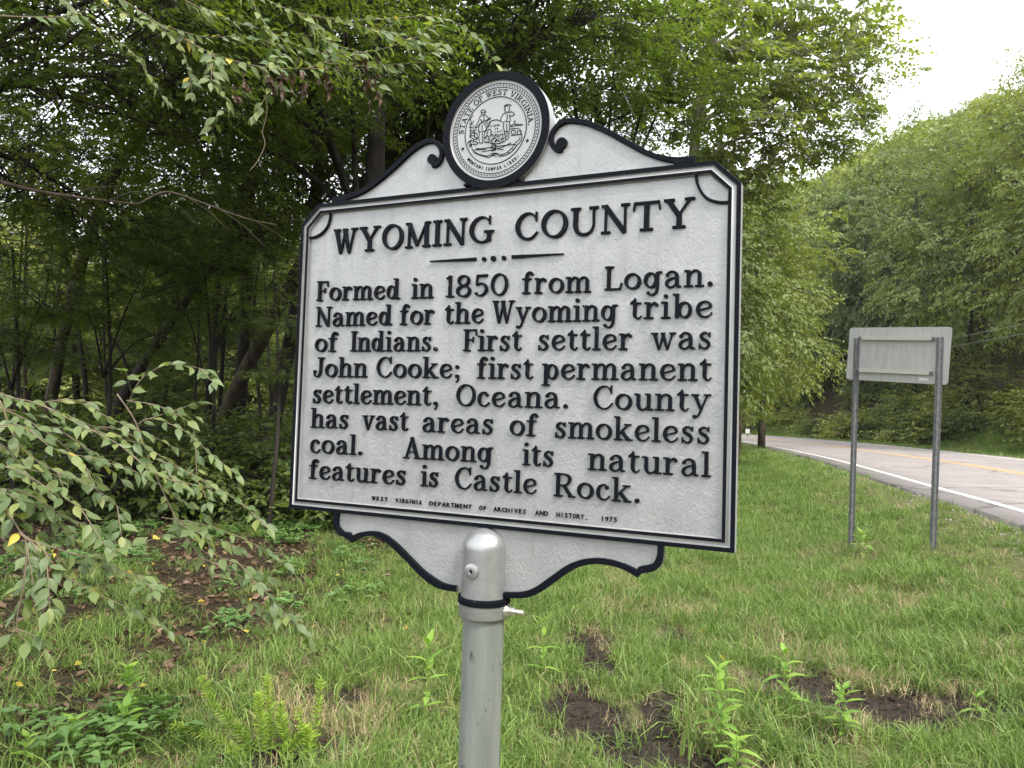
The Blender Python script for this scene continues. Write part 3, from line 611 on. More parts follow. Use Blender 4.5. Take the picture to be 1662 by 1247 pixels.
def draw_glyph(mb, ch_, fx, hw, z0, h, k0=0):
    """fx maps glyph (x, y) to the plate; hw scales stroke width"""
    for k, s in enumerate(G[ch_][1]):
        hh = h - 0.00006 * ((k + k0) % 7)
        if s[0] == 'd':
            x, y, r = s[1]; c_ = fx(x, y); mb.prism([(c_[0] + r * hw * math.cos(a), c_[1] + r * hw * math.sin(a)) for a in np.linspace(0, 2 * math.pi, 15)[:-1]], z0, z0 + hh - 0.0001)
            continue
        P = np.array(s[1], float)
        if s[0] == 'c': P = catmull(P, 4)
        if s[0] == 'r': P = catmull(P, 2, True)
        Q = np.array([fx(a, b) for a, b, _ in P])
        ribbon(mb, Q, P[:, 2] * hw, z0, hh, min(0.00035, 0.14 * hw * P[:, 2].min()), s[0] == 'r')
def set_line(words, capH, wf=0.87, zt=-0.0030, gap=0.07):
    line = bpy.data.objects.new("text_line", None); COL.objects.link(line); sp(line)
    for wd_, (x0, y0), (x1, y1) in words:
        a = tp(x0, y0, zt); b = tp(x1, y1, zt)
        tot = sum(G[c_][0] for c_ in wd_) + gap * (len(wd_) - 1); sx = np.linalg.norm(b - a) / tot
        e = (b - a) / np.linalg.norm(b - a); e = np.array([e[0], e[1] * 0.9]); n = np.array([0.0, 1.0]); x = 0.0
        for i, c_ in enumerate(wd_):
            mb = MB(); draw_glyph(mb, c_, lambda gx, gy: a + e * (x + gx) * sx + n * gy * capH, capH * wf * 0.96, -0.0086, 0.0062, i)
            o = mb.obj("letter", M_black); o.parent = line
            x += G[c_][0] + gap
    return line
set_line([("WYOMING", (540, 412), (800, 393)), ("COUNTY", (835, 391), (1127, 368))], 0.0600, 1.04, gap=0.10)
CH = 0.0495
set_line([("Formed", (513, 489), (648, 485.8)), ("in", (667, 485.2), (702.2, 484)), ("1850", (722.2, 483.0), (824, 479.5)), ("from", (846.5, 477.5), (958.4, 475)), ("Logan.", (980.8, 471.5), (1158.9, 464.5))], CH)
set_line([("Named", (511.6, 530.6), (635.2, 528)), ("for", (648.1, 528), (703.8, 526.6)), ("the", (720.5, 526.3), (784.3, 524.8)), ("Wyoming", (798, 524.5), (1001, 521.5)), ("tribe", (1021, 518.6), (1157, 515.6))], CH)
set_line([("of", (509.6, 571.5), (546.8, 571.3)), ("Indians.", (568, 571.0), (710.4, 570.5)), ("First", (751, 570.5), (846, 569.3)), ("settler", (871.7, 569.2), (1025.8, 568.3)), ("was", (1055.9, 568), (1155.3, 566.6))], CH)
set_line([("John", (507.4, 612.5), (594.7, 613)), ("Cooke;", (609.8, 613.2), (746, 614.6)), ("first", (773.2, 615), (864.5, 616)), ("permanent", (879, 616.2), (1155.3, 618.6))], CH)
set_line([("settlement,", (506, 654.6), (710.4, 658.6)), ("Oceana.", (739.4, 659.5), (923, 663.6)), ("County", (961.5, 664.8), (1153.3, 668.8))], CH)
set_line([("has", (503.4, 694.6), (564.6, 696.4)), ("vast", (586.9, 697.5), (661.5, 700)), ("areas", (683.7, 701.5), (800, 705.6)), ("of", (826, 707), (871.7, 709)), ("smokeless", (899, 711), (1153.3, 721.5))], CH)
set_line([("coal.", (501.8, 735.4), (588, 739.6)), ("Among", (653.7, 744.5), (798.4, 751.8)), ("its", (847.2, 755.5), (898.2, 758.6)), ("natural", (953.6, 763.2), (1153.3, 775.3))], CH)
set_line([("features", (500.7, 777.5), (658, 788)), ("is", (682, 789.8), (710.9, 791.3)), ("Castle", (737, 794), (870.5, 803.2)), ("Rock.", (898.2, 806), (1039.5, 818))], CH)

def font_mesh(txt, name):
    cu = bpy.data.curves.new(name, 'FONT'); cu.body = txt; cu.size = 1.0; cu.extrude = 0.02; cu.resolution_u = 2; cu.offset = 0.008
    o = bpy.data.objects.new(name, cu); COL.objects.link(o)
    me = bpy.data.meshes.new_from_object(o.evaluated_get(bpy.context.evaluated_depsgraph_get())); bpy.data.objects.remove(o); bpy.data.curves.remove(cu)
    v = np.empty(len(me.vertices) * 3, np.float32); me.vertices.foreach_get("co", v); v = v.reshape(-1, 3)
    return me, v
line = bpy.data.objects.new("credit_line", None); COL.objects.link(line); sp(line)
for wd_, x0, x1 in [("WEST", 601.8, 628.5), ("VIRGINIA", 640.3, 683.7), ("DEPARTMENT", 695, 765), ("OF", 776, 789), ("ARCHIVES", 799.5, 853.7), ("AND", 867, 889.3), ("HISTORY,", 901.8, 954.3), ("1975", 973.5, 1001.7)]:
    yb = lambda x: 812.0 + (x - 601.8) * (848.0 - 812.0) / 400
    a = tp(x0, yb(x0), -0.004); b = tp(x1, yb(x1), -0.004); n_ = len(wd_); d = (b - a)
    for i, c_ in enumerate(wd_):
        me, v = font_mesh(c_, "credit_letter")
        v = v.copy(); v[:, 0] -= v[:, 0].min(); wdt = v[:, 0].max()
        cell = np.linalg.norm(d) / n_; sx = min(0.82 * cell / max(wdt, 0.3), 0.0145) if c_ not in "I1,." else 0.013
        xo = i * cell + (cell - wdt * sx) / 2
        zz = v[:, 2] / 0.02
        P = np.stack([a[0] + d[0] / np.linalg.norm(d) * (xo + v[:, 0] * sx), a[1] + d[1] / np.linalg.norm(d) * xo + v[:, 1] * 0.0136, -0.0086 + (zz * 0.5 + 0.5) * 0.0026], 1)
        me.vertices.foreach_set("co", P.astype(np.float32).ravel()); me.materials.clear(); me.materials.append(M_black); me.update()
        o = link("letter", me, line)
# seal inscriptions
def arc_text(txt, pa, pb, rad, h, top=True, font=False):
    aa = [math.atan2(*(np.array(zc(*p)) - SC)[::-1]) for p in (pa, pb)]
    if top and aa[0] < 0: aa[0] += 2 * math.pi
    if not top:
        aa = [a + 2 * math.pi if a < 0 else a for a in aa]
    wds = [(0.35 if c_ == ' ' else (G[c_][0] if not font else 0.75)) + 0.12 for c_ in txt]; tot = sum(wds); x = 0; mbx = MB()
    for c_, w_ in zip(txt, wds):
        f_ = (x + w_ / 2) / tot; a = aa[0] + (aa[1] - aa[0]) * f_; sx = abs(aa[1] - aa[0]) * rad / tot
        if c_ != ' ':
            rdir = np.array([math.cos(a), math.sin(a)]); tdir = np.array([math.sin(a), -math.cos(a)])
            if not top: rdir, tdir = -rdir, -tdir
            org = SC + np.array([math.cos(a), math.sin(a)]) * rad - rdir * h / 2
            if not font: draw_glyph(mbx, c_, lambda gx, gy: org + tdir * (gx - G[c_][0] / 2) * sx + rdir * gy * h, h * 0.85, -0.0011, 0.0014)
            else:
                me, v = font_mesh(c_, "t"); v = v.copy(); v[:, 0] -= (v[:, 0].min() + v[:, 0].max()) / 2
                s1 = sx * 0.95; q = org + tdir * v[:, :1] * min(s1, h * 1.3) + rdir * v[:, 1:2] * h * 1.35
                mbx.add([(p[0], p[1], -0.0011 + (z / 0.04 + 0.5) * 0.0014) for p, z in zip(q, v[:, 2])], [tuple(p.vertices) for p in me.polygons]); bpy.data.meshes.remove(me)
        x += w_
    return child(mbx.obj("inscription", M_black), seal)
arc_text("STATE OF WEST VIRGINIA.", (320, 672), (950, 592), R_ * 0.655, 0.0125)
arc_text("MONTANI SEMPER LIBERI.", (388, 895), (898, 850), R_ * 0.655, 0.0075, False, True)
mb = MB()
for txt, x0, x1, yb in (("JUNE", 600, 695, 600), ("20", 640, 678, 625), ("1863", 640, 720, 655)):
    for i, c_ in enumerate(txt):
        me, v = font_mesh(c_, "t"); v = v.copy(); v[:, 0] -= v[:, 0].min(); a = np.array(zc(x0 + (x1 - x0) * i / len(txt), yb - (x0 * 0 + i * 3))); s1 = np.linalg.norm(np.array(zc(x1, yb)) - np.array(zc(x0, yb))) / len(txt)
        mb.add([(a[0] + p[0] * s1 * 1.15, a[1] + p[1] * 0.0052, -0.0011 + (p[2] / 0.04 + 0.5) * 0.0012) for p in v], [tuple(p.vertices) for p in me.polygons]); bpy.data.meshes.remove(me)
child(mb.obj("date_inscription", M_black), seal)
# rule with dots below the title
for (x0, y0, w0), (x1, y1, w1) in (((697, 424, .0018), (772, 420.5, .0075)), ((830, 416.8, .0075), (914, 411.8, .0020))):
    mb = MB(); ribbon(mb, [tp(x0, y0, -.003), tp(x1, y1, -.003)], [w0, w1], -0.0086, 0.006); sp(mb.obj("rule", M_black))
for x, y, r in ((785, 420.6, .0048), (800, 419.6, .0060), (817, 418.6, .0050)):
    c_ = tp(x, y, -.003); mb = MB(); mb.prism([(c_[0] + r * math.cos(a), c_[1] + r * math.sin(a)) for a in np.linspace(0, 2 * math.pi, 17)[:-1]], -0.0086, -0.0026); sp(mb.obj("dot", M_black))

# ------------------------------------------------------------------ lower pendant, socket, pipe
def cz(P): return np.array([tp(530 + x / 2.916, 800 + y / 2.916, -0.001) for x, y in P])
def rs(P, n):
    d = np.r_[0, np.cumsum(np.linalg.norm(np.diff(P, axis=0), axis=1))]; t = np.linspace(0, d[-1], n)
    return np.stack([np.interp(t, d, P[:, 0]), np.interp(t, d, P[:, 1])], 1)
LO = [cz([(36, 84), (35, 130), (37, 165), (55, 195), (88, 213), (119, 237)]), cz([(119, 237), (150, 214), (208, 205), (260, 222), (312, 262), (372, 320), (430, 382), (482, 427), (540, 457), (612, 470)])]
LI = [cz([(55, 95), (52, 130), (56, 160), (78, 184), (106, 190), (116, 205)]), cz([(116, 205), (150, 190), (210, 182), (268, 195), (330, 240), (398, 308), (460, 370), (520, 412), (560, 432), (612, 442)])]
RO = [cz([(838, 499), (930, 499), (992, 482), (1062, 436), (1130, 387), (1192, 353), (1262, 338), (1332, 343), (1402, 363), (1471, 402)]), cz([(1471, 402), (1490, 384), (1545, 373), (1580, 346), (1592, 300), (1592, 250)])]
RI = [cz([(838, 472), (918, 471), (980, 451), (1060, 396), (1130, 347), (1200, 319), (1280, 310), (1350, 320), (1420, 342), (1468, 366)]), cz([(1468, 366), (1480, 350), (1540, 337), (1560, 305), (1565, 280), (1565, 243)])]
def smooth_pair(O_, I_):
    o_ = np.vstack([rs(catmull(p, 6), 40) for p in O_]); i_ = np.vstack([rs(catmull(p, 6), 40) for p in I_]); return o_, i_
lo, li = smooth_pair(LO, LI); ro, ri = smooth_pair(RO, RI)
poly = [tuple(p) for p in lo] + [tuple(p) for p in ro]; poly = [p for p in poly]
top_y = 0.012
poly = [(poly[0][0], top_y)] + poly + [(poly[-1][0], top_y)]
mb = MB(); mb.prism(poly, -0.022, -0.0085); o = mb.obj("pendant", M_panel); bm_fix(o); sp(o)
for o_, i_ in ((lo, li), (ro, ri)):
    mb = MB(); mb.loft([r3(o_, -0.0222), r3(o_, -0.0004), r3(o_ * 0.97 + i_ * 0.03, 0.0003), r3(i_ * 0.96 + o_ * 0.04, 0.0003), r3(i_, -0.001), r3(i_ + (i_ - o_) * 0.02, -0.0087)], False)
    o = mb.obj("pendant_border", M_black); bm_fix(o); sp(o)
# socket casting: a half-round capped socket on the axis of the pipe
AX, AW = UP, -0.013
def lathe_at(prof, n=48, y_as='v', m=0, mbx=None):
    mb = mbx or MB(); rings = [[(AX + r * math.sin(2 * math.pi * k / n), y, AW + r * math.cos(2 * math.pi * k / n)) for k in range(n)] for r, y in prof]
    mb.loft(rings, True, False, False, m); return mb
rr_ = 0.0500
prof = [(0.0445, -0.1885), (0.0535, -0.1885), (0.0545, -0.185), (0.0545, -0.156), (0.0515, -0.154), (0.0505, -0.14), (0.0500, -0.08), (0.0495, -0.046)]
prof += [(0.0495 * math.cos(a), -0.046 + 0.047 * math.sin(a)) for a in np.linspace(0.1, math.pi / 2 - 0.02, 12)]
sock = sp(lathe_at(prof).obj("socket", M_socket, auto=45))
sp(lathe_at([(0.050, -0.1605), (0.0566, -0.1605), (0.0570, -0.158), (0.0570, -0.1485), (0.0562, -0.146), (0.050, -0.146)]).obj("socket_band", M_black, auto=30))
sp(lathe_at([(0.0001, -0.18), (0.0445, -0.18), (0.0445, -(base_l[1] * -1) - 0.25 if False else base_l[1] - 0.25)]).obj("post", M_galv, auto=60))
# raised boss with its threaded hole
ang = math.radians(-8); bc = np.array([AX + 0.0505 * math.sin(ang), -0.088, AW + 0.0505 * math.cos(ang)]); bd = np.array([math.sin(ang), 0, math.cos(ang)]); bx = np.array([math.cos(ang), 0, -math.sin(ang)])
def boss(prof, name, m, parent, n=28):
    mb = MB(); mb.loft([[bc + bd * z + bx * r * math.cos(2 * math.pi * k / n) + np.array([0, 1, 0]) * r * math.sin(2 * math.pi * k / n) for k in range(n)] for r, z in prof])
    o = mb.obj(name, m, auto=40); o.parent = parent; return o
boss([(0.0165, -0.006), (0.0165, 0.0028), (0.0155, 0.0036), (0.0048, 0.0036), (0.0044, 0.003), (0.0044, -0.002)], "boss", M_socket, sock); boss([(0.0046, 0.0005), (0.0001, 0.0005)], "bolt_hole", M_hole, sock)
# clamping bolt through the collar
by, bz = -0.172, AW + 0.000
def xcyl(prof, name, n=20, hexa=False, par=None):
    n = 6 if hexa else n; mb = MB(); mb.loft([[(AX + x, by + r * math.cos(2 * math.pi * k / n + .3), bz + r * math.sin(2 * math.pi * k / n + .3)) for k in range(n)] for x, r in prof], True, True, True)
    o = mb.obj(name, M_zinc, auto=35); return sp(o) if par is None else child(o, par)
bolt = xcyl([(-0.0555, 0.0045), (0.094, 0.0045)], "bolt"); xcyl([(-0.0605, 0.0085), (-0.0535, 0.0085)], "bolt_head", hexa=True, par=bolt)
xcyl([(0.0535, 0.0165), (0.0560, 0.0165)], "washer", par=bolt); xcyl([(0.0562, 0.0135), (0.0590, 0.0135)], "washer", par=bolt); xcyl([(0.0592, 0.0095), (0.0675, 0.0095)], "nut", hexa=True, par=bolt); xcyl([(0.0677, 0.0090), (0.075, 0.0090)], "nut", hexa=True, par=bolt)
for k in range(9): xcyl([(0.0765 + k * 0.0019, 0.0045), (0.0769 + k * 0.0019, 0.0052), (0.0777 + k * 0.0019, 0.0045)], "thread", par=bolt)
# traces of the mill stencil on the pipe: a few pale unreadable dashes
# ------------------------------------------------------------------ the road sign seen from behind
def channel(mb, p0, p1, R, wd_=0.078, dp=0.036):
    prof = [(-wd_ / 2, 0), (-wd_ / 2, 0.003), (-wd_ / 2 + 0.018, 0.0035), (-wd_ / 2 + 0.026, dp), (wd_ / 2 - 0.026, dp), (wd_ / 2 - 0.018, 0.0035), (wd_ / 2, 0.003), (wd_ / 2, 0), (wd_ / 2 - 0.020, -0.0005), (wd_ / 2 - 0.029, dp - 0.004), (-wd_ / 2 + 0.029, dp - 0.004), (-wd_ / 2 + 0.020, -0.0005)]
    rings = []
    for p in (p0, p1): rings.append([np.array(p) + R[:, 0] * x - R[:, 1] * y for x, y in prof])
    mb.loft(rings, True, True, True)
gL = ground_at(1381, 893); gR = ground_at(1514, 893)
dpt = (np.array(to_px(gL))[2] + to_px(gR)[2]) / 2
LT = at(1391, 549, to_px(gL)[2] + 0.02); RT = at(1526, 548, to_px(gR)[2] + 0.02)
ex = RT - LT; ex[2] = 0; ex /= np.linalg.norm(ex); ez = (LT - gL + RT - gR); ez /= np.linalg.norm(ez); ey = np.cross(ez, ex); Rb = np.stack([ex, ey, np.cross(ex, ey)], 1); Rb[:, 2] = ez
bs_root = empty("road_sign", ((gL[0] + gR[0]) / 2, (gL[1] + gR[1]) / 2, (gL[2] + gR[2]) / 2), "unpainted back of a rectangular road sign on two perforated steel posts beside the road", "sign")
RO_ = np.array(bs_root.location)
def bsp(mb, name, m, par=None, **k):
    mb.v = [tuple(np.array(v) - RO_) for v in mb.v]; o = mb.obj(name, m, par or bs_root, **k); return o
posts = []
for g, t_ in ((gL, LT), (gR, RT)):
    mb = MB(); dvec = (t_ - g); channel(mb, g - dvec * 0.15, t_, Rb); po = bsp(mb, "post", M_chan); posts.append(po)
    mh = MB(); Lh = np.linalg.norm(dvec); u_ = dvec / Lh; nh = int(Lh / 0.0254)
    for k in range(nh):
        c_ = g + u_ * (k + 0.5) * 0.0254 - Rb[:, 1] * 0.0364; mh.add([c_ + Rb[:, 0] * 0.0045 * math.cos(q) + u_ * 0.0045 * math.sin(q) for q in np.linspace(0, 2 * math.pi, 7)[:-1]], [(0, 1, 2, 3, 4, 5)])
    ho = bsp(mh, "bolt_holes", M_hole, po); ho['kind'] = 'stuff'
nS = Rb[:, 1]; oS = (LT + RT) / 2 + nS * 0.006
def onS(x, y):
    d = C2W @ np.array([(x - CX) / F_PX, (y - CY) / F_PX, 1.0]); o = np.array([0, 0, CAMH]); return o + d * (((oS - o) @ nS) / (d @ nS))
c00 = [onS(x, y) for x, y in ((1378, 531), (1543, 532), (1541, 624), (1375, 617))]
cc = sum(c00) / 4; wS = (np.linalg.norm(c00[1] - c00[0]) + np.linalg.norm(c00[2] - c00[3])) / 2; hS = (np.linalg.norm(c00[3] - c00[0]) + np.linalg.norm(c00[2] - c00[1])) / 2
exS = (c00[1] - c00[0]) + (c00[2] - c00[3]); exS /= np.linalg.norm(exS)
RS = np.stack([exS, nS, np.cross(exS, nS)], 1)
rr = 0.035; P = []
for cx_, cy_, a0 in ((1, 1, 0), (-1, 1, 90), (-1, -1, 180), (1, -1, 270)):
    for a in np.linspace(a0, a0 + 90, 6): P.append((cx_ * (wS / 2 - rr) + rr * math.cos(math.radians(a)), cy_ * (hS / 2 - rr) + rr * math.sin(math.radians(a))))
mb = MB(); n_ = len(P); fr = [cc + RS[:, 0] * x + RS[:, 2] * y - RS[:, 1] * 0.002 for x, y in P]; bk = [cc + RS[:, 0] * x + RS[:, 2] * y + RS[:, 1] * 0.002 for x, y in P]
mb.loft([fr, bk], True, True, True); plate = bsp(mb, "sign_plate", M_alu)
for y0, y1 in ((0.295, -1), (-0.31, -1)):
    a = cc - RS[:, 0] * wS * 0.36 + RS[:, 2] * hS * y0; b = cc + RS[:, 0] * wS * 0.36 + RS[:, 2] * hS * y0
    mb = MB(); mb.box((a + b) / 2 - RS[:, 1] * 0.020, (np.linalg.norm(b - a) / 2, 0.016, 0.014), 0, RS); mb.box((a + b) / 2 - RS[:, 1] * 0.0385, (np.linalg.norm(b - a) / 2, 0.0025, 0.022), 0, RS)
    ra_ = bsp(mb, "rail", M_alul)
    for q in (a, b):
        mb = MB(); mb.box(q - RS[:, 1] * 0.043, (0.016, 0.004, 0.018), 0, RS); mb.tube([q - RS[:, 1] * 0.046, q - RS[:, 1] * 0.062], 0.007, 8); bsp(mb, "clamp", M_chan, ra_)
mb = MB(); q = cc + RS[:, 0] * wS * 0.28 - RS[:, 2] * hS * 0.42; mb.box(q - RS[:, 1] * 0.0035, (0.055, 0.001, 0.018), 0, RS); o = bsp(mb, "sticker", M_white, plate)
mb = MB()
for dx_, dz_, hw, hh in ((0, .011, .05, .002), (0, -.011, .05, .002), (-.05, 0, .002, .013), (.05, 0, .002, .013)): mb.box(q - RS[:, 1] * 0.0055 + RS[:, 0] * dx_ + RS[:, 2] * dz_, (hw, 0.0005, hh), 0, RS)
bsp(mb, "sticker_print", M_chan, o)
# ------------------------------------------------------------------ leaf and crown meshes
UPV = np.array([0, 0, 1.0])
def nrm(a): return a / (np.linalg.norm(a, axis=-1, keepdims=True) + 1e-9)
def leaf_geo(P, D, Nn, ln, wd, fold=0.12, droop=0.12):
    """six-point folded leaves"""
    n = len(P); D = nrm(D); S = nrm(np.cross(D, Nn)); Nn = np.cross(S, D)
    ln = np.asarray(ln)[:, None]; wd = np.asarray(wd)[:, None]
    V = np.stack([P, P + D * ln * 0.28 + S * wd * 0.46 + Nn * wd * fold, P + D * ln * 0.66 + S * wd * 0.36 + Nn * wd * fold * .6 - UPV * ln * droop * .4,
                  P + D * ln - UPV * ln * droop, P + D * ln * 0.66 - S * wd * 0.36 + Nn * wd * fold * .6 - UPV * ln * droop * .4, P + D * ln * 0.28 - S * wd * 0.46 + Nn * wd * fold], 1).reshape(-1, 3)
    b = np.arange(n)[:, None] * 6
    Fq = np.concatenate([b + np.array([[0, 1, 2, 3]]), b + np.array([[0, 3, 4, 5]])])
    return V, Fq
def tubes_np(A, Bp, ra, rb):
    """3-sided straight tubes"""
    n = len(A); D = nrm(Bp - A); X = nrm(np.cross(D, np.array([0.3, 0.5, 0.81]))); Y = np.cross(D, X); V = []
    for e, r in ((A, ra), (Bp, rb)):
        for k in range(3):
            a = 2 * math.pi * k / 3; V.append(e + (math.cos(a) * X + math.sin(a) * Y) * np.asarray(r)[:, None])
    V = np.stack(V, 1).reshape(-1, 3); b = np.arange(n)[:, None] * 6
    Fq = np.concatenate([b + np.array([[k, (k + 1) % 3, 3 + (k + 1) % 3, 3 + k]]) for k in range(3)])
    return V, Fq
def crown_mesh(name, seed, R, Hh, nclump, twigs, lpt, ll, leafm, barkm, clr=0.6, hollow=0.5, flat=0.22, upness=0.8, limb=True, ww=0.55):
    g = np.random.default_rng(seed)
    u = nrm(g.normal(size=(nclump, 3))); rad = hollow + (1 - hollow) * g.random(nclump) ** 0.6
    lump = 0.78 + 0.30 * np.sin(u[:, 0] * 3.1 + seed) * np.cos(u[:, 1] * 2.7 + seed * 2) + 0.1 * g.normal(size=nclump)
    Cn = u * (rad * lump)[:, None] * np.array([R, R, Hh])
    outw = nrm(Cn * np.array([1, 1, 0.35]) + 1e-3)
    # twigs
    T = nclump * twigs; ci = np.repeat(np.arange(nclump), twigs)
    cr = clr * (0.6 + 0.8 * g.random(nclump))[ci]
    th = g.random(T) * 2 * math.pi; rr = np.sqrt(g.random(T)) * cr
    p0 = Cn[ci] + np.stack([rr * np.cos(th), rr * np.sin(th), g.normal(size=T) * cr * flat - 0.25 * rr ** 2 / cr], 1)
    dh = nrm(outw[ci] * 1.0 + np.stack([np.cos(th), np.sin(th), g.normal(size=T) * 0.25 - 0.15], 1) * 0.9)
    tl = (0.35 + 0.4 * g.random(T)) * (ll / 0.09) ** 0.5
    # leaves
    Lc = T * lpt; ti = np.repeat(np.arange(T), lpt); f = np.tile((np.arange(lpt) + 0.5) / lpt, T); side = np.tile(np.where(np.arange(lpt) % 2 == 0, 1, -1), T)
    P = p0[ti] + dh[ti] * (tl[ti] * f)[:, None] - UPV * (0.12 * f ** 2 * tl[ti])[:, None]
    sdir = nrm(np.cross(dh[ti], UPV)) * side[:, None]
    D = nrm(dh[ti] * 0.6 + sdir * 0.8 + g.normal(size=(Lc, 3)) * 0.28 - UPV * 0.18)
    Nn = nrm(UPV * upness + outw[ci[ti]] * (1 - upness) * 1.2 + g.normal(size=(Lc, 3)) * 0.34)
    ln = ll * (0.7 + 0.6 * g.random(Lc)); V, Fq = leaf_geo(P, D, Nn, ln, ln * ww)
    var = np.repeat(np.clip(0.5 * g.random(nclump)[ci[ti]] + 0.5 * g.random(Lc), 0, 1), 6)
    mats = [leafm]; mi = np.zeros(len(Fq), int)
    if limb:
        A = [p0]; Bq = [p0 + dh * tl[:, None] * 0.9]; r0 = [np.full(T, 0.004)]; r1 = [np.full(T, 0.0015)]
        org = Cn * 0.25 + np.array([0, 0, -Hh * 0.35]) + g.normal(size=Cn.shape) * 0.15
        midp = (org + Cn) / 2 + g.normal(size=Cn.shape) * R * 0.05 + UPV * 0.05 * R
        A += [org, midp]; Bq += [midp, Cn]; lk = 0.4 if R > 3.3 else 1.0; r0 += [np.full(nclump, 0.022 * lk), np.full(nclump, 0.014 * lk)]; r1 += [np.full(nclump, 0.014 * lk), np.full(nclump, 0.006 * lk)]
        tw = np.repeat(Cn, twigs, 0); A.append(tw); Bq.append(p0); r0.append(np.full(T, 0.005)); r1.append(np.full(T, 0.004))
        V2, F2 = tubes_np(np.concatenate(A), np.concatenate(Bq), np.concatenate(r0), np.concatenate(r1))
        Fq = np.concatenate([Fq, F2 + len(V)]); V = np.concatenate([V, V2]); var = np.concatenate([var, np.zeros(len(V2))])
        mi = np.concatenate([mi, np.ones(len(F2), int)]); mats.append(barkm)
    return mesh_q(name, V, Fq, mats, mi, False, {"var": var})
CR = {}
for k, s in enumerate((11, 23, 37)):
    CR['c%d' % k] = crown_mesh("crown", s, 3.0, 1.5, 26, 15, 10, 0.11, M_leaf, M_barkd)
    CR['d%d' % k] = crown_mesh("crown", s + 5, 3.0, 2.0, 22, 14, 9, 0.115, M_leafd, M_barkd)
for k, s in enumerate((51, 62)):
    CR['m%d' % k] = crown_mesh("crown", s, 3.6, 4.2, 120, 15, 8, 0.15, M_leafh, M_barkd, clr=0.62, hollow=0.6, upness=0.6)
    CR['s%d' % k] = crown_mesh("crown", s + 9, 2.6, 2.0, 24, 10, 8, 0.16, M_leafs, M_barkp, clr=0.5, hollow=0.15, upness=0.5, ww=0.85)
for k, s in enumerate((71, 82, 93, 104)):
    CR['f%d' % k] = crown_mesh("crown", s, 3.6, 4.0, 150, 12, 7, 0.30, M_leafh, M_barkd, clr=0.85, hollow=0.72, upness=0.62, limb=False, ww=0.7)
ck = {p: [k for k in CR if k[0] == p] for p in 'cdmsf'}
gt = random.Random(5)
def add_crown(parent, kind, p, s, sz=None, org=(0, 0, 0)):
    o = link("crown", CR[gt.choice(ck[kind])], parent)
    o.location = (p[0] - org[0], p[1] - org[1], p[2] - org[2]); o.rotation_euler = (gt.uniform(-.12, .12), gt.uniform(-.12, .12), gt.uniform(0, 6.28))
    o.scale = (s, s, sz or s); return o
def tree(label, trunk, rad, crowns, limbs=(), bark=None, name="tree", group=None, n=10, cat="tree"):
    """trunk: world points; rad: radii; crowns: [(kind, point, scale)]; limbs: [(points, r0)]"""
    T = [np.array(p, float) for p in trunk]; org = T[0]
    r = empty(name, tuple(org), label, cat, group)
    mb = MB(); Q = catmull(np.array(T), 5); R_i = np.interp(np.linspace(0, 1, len(Q)), np.linspace(0, 1, len(rad)), rad)
    R_i = R_i * (1 + 0.03 * np.sin(np.arange(len(Q)) * 1.9)); R_i[0] *= 1.15
    jit = np.array([[gt.gauss(0, 1), gt.gauss(0, 1), 0] for _ in Q]) * R_i[:, None] * 0.04
    mb.tube(Q - org + jit, R_i, n); mb.obj("trunk", bark or M_bark, r, True)
    for P, r0 in limbs:
        mb = MB(); Q = catmull(np.array([np.array(p, float) for p in P]), 4); mb.tube(Q - org, np.linspace(r0, r0 * 0.35, len(Q)), 6); mb.obj("limb", bark or M_bark, r, True)
    for c_ in crowns: add_crown(r, c_[0], c_[1], c_[2], c_[3] if len(c_) > 3 else None, org)
    return r
def base_at(px, depth):
    """point of the terrain in the column px at this depth"""
    p = at(px, 760, depth); p[2] = gz1(p[0], p[1]) - 0.1; return p
def pts(L_, dep):
    """pixel path with one depth or a pair of depths"""
    d0, d1 = dep if isinstance(dep, tuple) else (dep, dep)
    n = len(L_); return [at(x, y, d0 + (d1 - d0) * i / (n - 1)) for i, (x, y) in enumerate(L_)]

# ------------------------------------------------------------------ the wood at the left: trunks one can tell apart
px2m = lambda w, d: w * 0.74 * d / F_PX / 2
def ctree(label, bpx, path, w0, w1, dep, crowns, limbs=(), bark=None, name="tree", cat="tree"):
    d0 = dep[0] if isinstance(dep, tuple) else dep
    P = [base_at(bpx, d0)] + pts(path, dep)
    return tree(label, P, [px2m(w0, d0), px2m(w1, d0)], crowns, limbs, bark, name=name, cat=cat)
ctree("brown trunk leaning far to the right, from the wood floor to behind the round seal", 318, [(333, 746), (380, 640), (439, 522), (505, 405), (590, 300), (700, 200), (830, 92), (960, 20)], 33, 26, (14.5, 11),
      [('c', at(600, 120, 11.5), 1.0), ('c', at(760, 40, 11), 0.9), ('d', at(450, 250, 12.5), 0.9), ('c', at(900, -20, 10.5), 0.8)], [(pts([(505, 405), (470, 330), (450, 250), (455, 180)], 12.6), 0.05), (pts([(700, 200), (640, 170), (560, 160)], 11.5), 0.04)])
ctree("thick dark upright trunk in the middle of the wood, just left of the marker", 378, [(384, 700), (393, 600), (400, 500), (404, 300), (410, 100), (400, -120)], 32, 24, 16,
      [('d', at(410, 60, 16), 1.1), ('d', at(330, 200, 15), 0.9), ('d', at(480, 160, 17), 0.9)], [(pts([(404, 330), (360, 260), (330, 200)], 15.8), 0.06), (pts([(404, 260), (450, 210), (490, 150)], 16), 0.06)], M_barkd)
ctree("rough brown trunk at the marker's left edge, tilting slightly right", 412, [(432, 730), (450, 660), (470, 560), (490, 440), (515, 300), (520, 190), (535, 60)], 34, 24, 14,
      [('c', at(540, 40, 14), 1.0), ('d', at(470, 300, 13), 0.75), ('c', at(610, 200, 15), 0.8)], [(pts([(515, 300), (560, 250), (600, 200)], 14), 0.06)], M_barkd)
